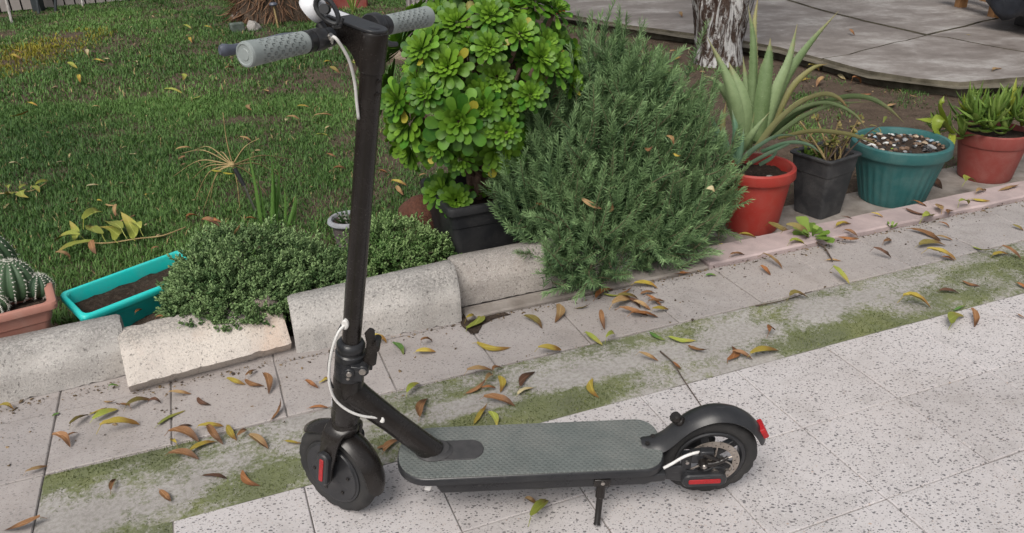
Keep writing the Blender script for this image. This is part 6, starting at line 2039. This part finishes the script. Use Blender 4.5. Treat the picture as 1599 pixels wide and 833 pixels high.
LV = [
(0,643,23,641,'y','A'),(92,645,82,653,'n','A'),(114,671,140,647,'l','A'),(140,648,170,638,'y','A'),(146,660,186,639,'g','A'),(163,627,184,630,'t','A'),(199,643,240,624,'l','A'),(203,643,182,631,'b','A'),(233,634,254,631,'d','A'),
(265,620,302,615,'t','B'),(309,624,330,633,'d','B'),(248,666,290,641,'g','B'),(161,681,223,662,'y','A'),(87,689,110,702,'b','A'),(108,690,123,675,'b','A'),(42,743,77,726,'t','A'),(66,815,2,829,'b','A'),
(265,686,313,692,'b','B'),(275,679,302,664,'d','B'),(277,700,275,684,'y','B'),(311,673,352,666,'y','B'),(326,675,352,696,'b','B'),(297,709,339,690,'y','B'),(265,715,313,719,'b','D'),(356,666,369,688,'y','B'),(371,688,385,668,'b','B'),
(390,685,420,702,'t','D'),(356,596,386,601,'y','B'),(383,596,413,603,'b','B'),(413,594,419,618,'b','B'),(386,593,402,577,'b','B'),(424,656,444,632,'b','B'),(445,690,471,693,'y','D'),(174,772,182,747,'b','D'),(250,766,268,787,'b','D'),(316,745,355,748,'d','D'),(379,738,407,759,'o','D'),(172,610,187,603,'n','B'),
(730,516,748,488,'g','J'),(727,507,743,493,'y','J'),(745,538,798,543,'y','J'),(819,498,847,514,'l','J'),(871,480,866,505,'t','X'),(936,498,946,518,'b','J'),(914,525,942,540,'g','E'),(946,539,960,521,'g','E'),(840,552,880,546,'y','E'),
(1014,520,1040,532,'n','E'),(1044,529,1087,532,'g','E'),(1075,540,1110,554,'b','E'),(997,559,1031,564,'t','E'),(1136,565,1142,540,'o','H'),(1143,555,1176,562,'b','H'),(1172,560,1218,548,'y','H'),
(660,543,680,531,'b','C'),(650,553,682,550,'y','C'),(578,538,613,536,'y','C'),(613,540,630,555,'n','C'),(637,620,656,598,'g','E'),(730,589,772,579,'t','E'),(772,589,789,575,'b','E'),(728,615,761,597,'b','E'),(761,605,769,584,'t','E'),(753,612,776,606,'o','E'),(779,592,781,614,'y','E'),
(812,606,836,581,'d','E'),(809,619,835,606,'c','E'),(925,594,936,622,'y','E'),(756,628,806,635,'b','E'),(741,662,762,635,'y','E'),(764,646,776,667,'g','E'),(655,655,668,622,'b','V'),(1050,565,1063,579,'o','E'),
(990,448,1028,451,'y','W'),(943,461,970,461,'g','W'),(968,459,988,453,'o','W'),(955,485,990,466,'t','W'),(967,488,1014,494,'b','W'),(985,498,1030,496,'o','W'),(990,477,1018,485,'t','W'),(1008,469,1036,478,'o','W'),(1018,490,1046,482,'y','W'),(965,472,1000,466,'l','W'),(1000,462,1024,458,'b','W'),(975,480,1004,490,'l','W'),(1012,478,1040,470,'b','W'),(980,470,1000,482,'d','W'),
(1042,427,1080,430,'o','X'),(1102,432,1120,431,'n','Q'),(899,482,924,480,'l','X'),(1108,392,1122,388,'y','X'),(1122,385,1136,386,'y','X'),(1141,404,1164,398,'b','S'),(1154,371,1182,372,'y','S'),(930,470,960,452,'o','X'),
(1187,408,1227,422,'t','Q'),(1187,421,1205,431,'o','Q'),(1232,389,1265,386,'g','Q'),(1290,408,1314,408,'t','Q'),(1299,429,1331,446,'g','Q'),(1362,398,1396,404,'d','T'),(1378,384,1392,373,'b','T'),(1421,361,1474,379,'b','T'),(1461,373,1489,376,'t','T'),(1434,388,1479,384,'l','T'),(1445,401,1497,407,'y','T'),(1470,406,1492,408,'o','T'),(1520,386,1548,398,'g','T'),(1549,404,1576,397,'y','T'),(1562,395,1599,406,'b','T'),
(1414,328,1452,337,'d','S'),(1436,352,1457,337,'g','T'),(1465,352,1484,357,'o','T'),(1425,316,1448,323,'o','S'),(1360,337,1381,340,'y','S'),(1313,339,1331,342,'d','S'),(1504,294,1529,284,'g','S'),(1447,283,1472,296,'d','G'),(1449,287,1462,281,'l','G'),(1515,313,1546,314,'y','S'),(1524,305,1540,298,'t','S'),(1562,298,1592,292,'t','S'),(1497,328,1513,318,'g','S'),(1470,336,1476,322,'t','S'),(1480,338,1492,330,'b','S'),
(1407,480,1460,484,'y','H'),(1483,516,1513,490,'g','R'),(1513,490,1522,512,'b','R'),(1466,458,1499,459,'d','H'),(1502,441,1531,447,'b','H'),(1198,530,1214,516,'o','H'),(1232,474,1268,466,'l','H'),(1580,355,1599,361,'l','T'),(1589,492,1604,498,'b','R'),(1490,485,1508,478,'n','H'),(1587,445,1604,453,'o','H'),
(1200,357,1240,366,'l','Q'),(1225,372,1275,377,'l','Q'),(1275,381,1280,370,'o','Q'),(1305,357,1330,350,'y','S'),(1308,372,1342,373,'o','S'),(1318,364,1340,370,'b','S'),
(820,787,840,786,'t','F'),(828,822,856,779,'g','F'),(600,709,627,687,'b','V'),(477,600,500,607,'o','C'),(500,600,509,588,'y','C'),(483,639,513,637,'o','C'),(589,702,606,694,'b','V'),
(17,84,36,84,'y','L'),(18,91,35,92,'y','L'),(107,105,128,108,'g','L'),(147,98,166,97,'y','L'),(162,93,172,92,'c','L'),(297,64,304,70,'y','L'),(320,46,334,45,'y','L'),(288,44,300,45,'g','L'),(240,24,247,23,'o','L'),(234,89,240,95,'g','L'),(88,82,102,79,'g','L'),(284,120,287,128,'g','L'),(353,110,366,106,'t','L'),(258,148,287,146,'g','L'),(302,155,312,150,'g','L'),(42,166,60,166,'y','L'),(20,182,56,182,'y','L'),(145,168,156,166,'t','L'),(124,125,128,134,'y','L'),(136,83,138,92,'c','L'),(216,104,218,98,'c','L'),
(203,241,215,242,'c','L'),(15,257,29,254,'c','N'),(90,257,103,253,'c','N'),(276,236,300,231,'t','O'),(280,250,284,243,'b','O'),(136,294,156,289,'c','N'),(106,317,123,317,'o','N'),(165,321,183,322,'t','N'),(183,328,181,339,'t','N'),(188,349,212,336,'t','N'),(196,352,212,346,'b','N'),(89,406,118,403,'t','N'),(147,384,151,398,'b','N'),(239,396,252,386,'b','N'),(294,348,316,339,'o','O'),(229,308,236,303,'y','O'),(152,316,160,315,'y','N'),
(507,103,520,99,'y','P'),(465,169,484,168,'y','P'),(412,141,421,146,'t','P'),(448,188,469,187,'t','P'),(516,112,532,115,'l','P'),(390,166,396,176,'t','P'),(494,212,513,212,'g','P'),(522,271,543,265,'b','P'),(511,243,526,246,'b','P'),(374,219,393,220,'t','P'),(385,346,403,343,'o','P'),(446,192,450,186,'c','P'),(492,185,520,180,'t','P'),(395,246,403,240,'t','P'),
(612,288,637,290,'y','Z'),(620,298,632,306,'t','Z'),(597,207,612,206,'y','Z'),(655,276,668,272,'t','Z'),(590,270,606,271,'o','Z'),
(324,360,350,352,'b','U'),(366,366,380,356,'t','U'),(330,351,348,347,'o','U'),
(212,492,224,483,'o','M'),(258,462,276,470,'o','M'),(245,500,262,494,'b','M'),
(907,310,940,327,'t','Y'),(846,322,836,318,'o','Y'),(1040,215,1052,228,'t','Y'),(1052,240,1066,247,'y','Y'),(1008,232,1020,228,'b','Y'),(1104,296,1116,300,'c','Y'),(950,330,956,318,'t','Y'),(872,438,884,448,'o','Y'),
(1046,85,1060,81,'t','K'),(1052,94,1064,90,'y','K'),(1074,86,1080,78,'c','K'),(1262,108,1280,112,'y','K'),(1252,128,1268,124,'y','K'),(1310,118,1322,126,'c','K'),(1330,134,1348,130,'o','K'),(1283,132,1272,138,'t','K'),(1340,150,1360,146,'o','K'),(1385,168,1398,162,'t','K'),(1420,150,1434,152,'t','K'),(1050,170,1072,166,'b','K'),(1320,142,1334,146,'t','K'),(1372,120,1384,126,'o','K'),
(1062,24,1068,30,'t','I'),(1326,52,1336,56,'b','I'),(1509,55,1516,55,'y','I'),(1550,112,1568,106,'t','I'),(1110,28,1122,30,'t','I'),
]
lrng = random.Random(77)
LVM = []
for i in range(22):
    b, c, tw = lrng.choice([(-.5, .35, .3), (-.9, .5, .5), (.5, .3, -.4), (-.2, .25, .0), (-1.3, .6, .8), (.9, .55, -.6), (-.6, .7, 0), (-.15, .15, .2)]), 0, 0
    bend, cup, twist = b
    v, f = blade_geo(1, lrng.uniform(.24, .33), .008, bend*lrng.uniform(.35, 1.1), 9, 'lance', cup*lrng.uniform(.5, 1.5), twist*lrng.uniform(.5, 1.6))
    mb = MB()
    # sideways sweep and crinkle
    sw = lrng.uniform(-.20, .20)
    v = [(x, y+sw*math.sin(PI*max(0, min(1, x))), z+.035*mnoise.noise(Vector((x*6, y*11, i*3.1)))) for x, y, z in v]
    mz = min(p[2] for p in v)
    v = [(x, y, z-mz) for x, y, z in v]
    mb.add(v, f)
    mb.tube([(-.14, -.01, .012-mz*.3), (-.06, .0, .014-mz*.6), (.03, 0, .012-mz)], [.007, .008, .008], 4)
    LVM.append(mb.mesh('fallen_leaf', LC['b'][1], 60))
def level(px, py, wh):
    if wh == 'S': return .017
    if wh == 'G': return -.036
    if wh == 'I': return ZS+.004
    if wh in 'LNOPZ': return .030
    if wh == 'K': return .012
    if wh == 'M': return .075
    return .0025
bykey = {}
made = []
for (x1, y1, x2, y2, c, wh) in LV:
    if wh in 'UY':
        Yp = {'U': K(.03, 2.46).y, 'Y': K(1.25, 2.16).y}[wh]
        if wh == 'Y' and y1 < 260: Yp += .10
        a, b = atY(x1, y1, Yp), atY(x2, y2, Yp-.02)
    else:
        z = level(x1, y1, wh)
        a, b = at(x1, y1, z), at(x2, y2, z)
    L = (b-a).length
    L = min(max(L, .022), .125)
    if wh in 'LNOPZKI': L *= 1.0
    o = bpy.data.objects.new('fallen_leaf', lrng.choice(LVM)); COL.objects.link(o)
    up = Vector((lrng.gauss(0, .12), lrng.gauss(0, .12), 1)) if wh not in 'Y' else Vector((0, -.8, .6))
    o.matrix_basis = frame(a, b-a, up) @ Matrix.Diagonal((L, max(L, .05)*lrng.uniform(.85, 1.15), max(L, .045)*lrng.uniform(.7, 1.1), 1))
    o.material_slots[0].link = 'OBJECT'
    o.material_slots[0].material = LC[c][1]
    made.append((o, c, wh, min(x1, x2)))
    bykey.setdefault((c, wh), []).append((min(x1, x2), o))
NTH = ['leftmost', 'second from the left', 'third from the left', 'fourth from the left', 'fifth from the left', 'sixth from the left', 'seventh from the left', 'eighth from the left', 'ninth from the left', 'tenth from the left']
for (c, wh), lst in bykey.items():
    lst.sort(key=lambda t: t[0])
    for i, (_, o) in enumerate(lst):
        base = f'{LC[c][0]} fallen leaf {WHERE[wh]}'
        if len(lst) == 1: lab = base
        elif len(lst) == 2: lab = base + (', the left one of two' if i == 0 else ', the right one of two')
        else: lab = base + ', ' + ('rightmost' if i == len(lst)-1 else NTH[i])
        tag(o, lab, 'leaf', 'fallen leaves')

# fallen leafy sprays on the lawn
def frond(pts, leaflets, lab, w_):
    base = at(*pts[0], .03)
    t = tag(empty('leaf_spray', base), lab, 'leaf spray', 'fallen leaf sprays on the lawn')
    path = smoothpath([at(*p, .035)-base for p in pts], 5)
    MB().tube(path, [.003]*len(path), 5).build('stalk', M['straw'], t, smooth=180)
    for k, (x1, y1, x2, y2) in enumerate(leaflets):
        a, b = at(x1, y1, .035), at(x2, y2, .045)
        L = (b-a).length
        o = link('leaflet', LVM[(k*3) % 8], t, frame(a-base, b-a, (.1, -.15, 1)) @ Matrix.Diagonal((L, L*w_, L*.8, 1)))
        o.material_slots[0].link = 'OBJECT'; o.material_slots[0].material = LC['g'][1]
frond([(290, 355), (255, 368), (215, 373), (165, 380), (118, 378)], [(222,371,205,350),(208,374,190,348),(195,376,165,348),(180,379,150,355),(163,379,143,352),(134,360,157,330),(144,379,87,396),(128,379,79,378),(124,369,86,373),(116,376,110,356)], 'big yellow-green leaf spray lying on the lawn above the turquoise trough', 1.1)
frond([(-6, 303), (20, 301), (50, 298), (72, 286)], [(15,301,10,290),(22,301,16,313),(32,300,42,288),(40,299,45,309),(52,297,62,301),(58,296,77,282)], 'small yellow-green leaf spray on the lawn at the left edge', 1.1)

# weed with dry leaves at the pink kerb
wc = at(1268, 372, .01)
wd = tag(empty('weed', wc), 'pulled-out green weed on the pink slab between the red and square black pots', 'weed')
wr = random.Random(9)
for (ex, ey) in ((1240, 352), (1248, 344), (1262, 346), (1258, 358), (1275, 352), (1288, 356), (1296, 362), (1300, 372), (1284, 368), (1270, 364), (1250, 366), (1292, 378), (1236, 362)):
    e = at(ex, ey, wr.uniform(.02, .06)) - wc
    s = Vector((e.x*.25, e.y*.25, .01))
    mb = MB(); mb.add(*blade_geo(1, .55, .01, wr.uniform(-.7, .5), 5, 'spoon', .3))
    L = max(.045, (e-s).length)
    o = mb.build('leaf', M['weed'], wd, frame(s, e-s, (0, -.4, 1)) @ Matrix.Scale(L, 4), smooth=60)
pth = smoothpath([at(1272, 376, .01)-wc, at(1288, 388, .01)-wc, at(1300, 408, .006)-wc], 4)
MB().tube(pth, [.003]*len(pth), 5).build('stalk', M['twig'], wd, smooth=180)
wc2 = at(1392, 356, .005)
wd = tag(empty('weed', wc2), 'tiny green weed on the joint below the green pot', 'weed')
for k in range(6):
    mb = MB(); mb.add(*blade_geo(.03, .012, .001, .5, 4, 'spoon', .3))
    mb.build('leaf', M['weed'], wd, Euler((0, -.5, k*1.05)).to_matrix().to_4x4(), smooth=60)

# twigs
def twig(pts, r, lab):
    P = [at(px, py, z) for px, py, z in pts]
    path = smoothpath(P, 5)
    n = len(path)
    o = MB().tube([p-P[0] for p in path], [r*(1-.5*i/n) for i in range(n)], 6).build('twig', M['twig'], None, Matrix.Translation(P[0]), smooth=180)
    tag(o, lab, 'twig', 'twigs on the paving')
twig([(1031, 549, .004), (1050, 566, .012), (1068, 594, .008), (1095, 634, .004)], .0028, 'thin dark twig lying across the moss edge behind the rear mudguard')
twig([(1180, 478, .004), (1225, 469, .008), (1268, 455, .005)], .0022, 'pale thin twig on the far edge of the mossy strip')

# damp soil washed out at the kerb foot
def patch(pts, z, mat, name):
    c = [at(px, py, z) for px, py in pts]
    out = []
    for i in range(len(c)):
        a, b = c[i], c[(i+1) % len(c)]
        for k in range(6):
            p = a.lerp(b, k/6); q = .012*mnoise.noise(p*22)
            out.append((p.x+q, p.y+q, z))
    tag(MB().add(out, [tuple(range(len(out)))]).build(name, mat, smooth=0), kind='structure')
patch([(722, 512), (722, 492), (775, 484), (800, 490), (772, 498), (752, 508), (748, 520), (735, 522)], .0030, M['soil'], 'damp_soil')
# heaped soil in the gap in front of the turquoise trough
vv, ff = [], []
for j in range(7):
    for i in range(25):
        a_, h_ = 2*PI*i/24, j/6
        r_ = (1-h_**1.5)*(1+.2*mnoise.noise(Vector((math.cos(a_)*2, math.sin(a_)*2, h_))))
        q = at(262, 484, .06) + E1*(r_*.16*math.cos(a_)) + E2*(r_*.075*math.sin(a_)); q.z = 0
        vv.append((q.x, q.y, -.01+.085*h_+.012*mnoise.noise(q*20)))
for j in range(6):
    for i in range(24): ff.append((j*25+i, j*25+i+1, (j+1)*25+i+1, (j+1)*25+i))
tag(MB().add(vv, ff).build('soil_mound', M['soil'], smooth=180), kind='structure')
# crumbs of soil and torn leaf along the kerb foot and the joints
g = np.random.default_rng(52)
n = 1500
uu = g.uniform(-1.0, 3.6, n)
foot = np.where(uu < -.35, 2.235, np.where(uu < .11, 2.165, np.where(uu < .64, 2.155, 2.15)))
vv_ = foot - np.abs(g.normal(0, .022, n)) - np.where(g.uniform(0, 1, n) < .25, g.uniform(0, .30, n), 0)
m = n
x = uu*CT - vv_*ST; y = uu*ST + vv_*CT
az = g.uniform(0, 6.28, m)
v, f = blade_geo(.016, .010, .004, -.4, 2, 'lance', .4)
o = merge('debris', v, f, rotmats(np.stack([np.cos(az), np.sin(az), g.normal(0, .2, m)], 1), np.stack([g.normal(0, .4, m), g.normal(0, .4, m), np.ones(m)], 1), np.clip(g.lognormal(-1.1, .5, m), .1, 1.1), np.stack([x, y, np.full(m, .002)], 1)), g.uniform(0, 1, m)**2, leafmat('debris', (.05, .035, .025), (.34, .24, .13), .8, 0))
tag(o, 'crumbs of soil and torn dry leaf along the kerb foot', 'debris', kind='stuff')

# loose leaf litter on the bare earth
g = np.random.default_rng(41)
n = 900
x = g.uniform(-1.2, 4.2, n); y = g.uniform(3.0, 8.0, n)
uu, v2 = x*CT+y*ST, -x*ST+y*CT
pe = np.interp(x, [.3, .58, 1.4, 1.9, 2.4, 2.9, 3.7, 4.6], [9.5, 7.8, 6.4, 5.75, 5.25, 4.95, 4.85, 4.8])
ok = (v2 > 2.7) & (y < pe-.05) & ((x > .3) | (g.uniform(0, 1, n) < .3))
x, y, uu, v2 = x[ok], y[ok], uu[ok], v2[ok]
m = len(x)
z = np.array([gz(a, b) for a, b in zip(uu, v2)]) + .006
z = np.where((uu > 1.55) & (v2 < 2.95), z-.055, z)
az = g.uniform(0, 6.28, m)
v, f = blade_geo(.05, .016, .001, -.5, 3, 'lance', .4)
o = merge('leaf_litter', v, f, rotmats(np.stack([np.cos(az), np.sin(az), g.normal(0, .15, m)], 1), np.stack([g.normal(0, .3, m), g.normal(0, .3, m), np.ones(m)], 1), g.uniform(.35, 1.0, m), np.stack([x, y, z], 1)), g.uniform(0, 1, m), leafmat('litter', (.10, .055, .03), (.46, .34, .17), .7, .1))
tag(o, 'scattered small dry leaves and bits on the bare earth', 'leaf litter', kind='stuff')
n = 420
x = g.uniform(-5.0, .3, n); y = g.uniform(2.9, 9.2, n)
ok = (np.abs(x) < y*.75) & (((x-fa.x)*fn.x + (y-fa.y)*fn.y) < -.1) & ((-x*ST+y*CT) > 2.75)
x, y = x[ok], y[ok]; m = len(x); az = g.uniform(0, 6.28, m)
o = merge('leaf_litter', v, f, rotmats(np.stack([np.cos(az), np.sin(az), g.normal(0, .2, m)], 1), np.stack([g.normal(0, .4, m), g.normal(0, .4, m), np.ones(m)], 1), g.uniform(.35, 1.0, m), np.stack([x, y, np.full(m, .028)], 1)), g.uniform(0, 1, m), leafmat('lawn_litter', (.16, .09, .045), (.56, .46, .24), .7, .1))
tag(o, 'scattered bits of dry leaf among the lawn grass', 'leaf litter', kind='stuff')
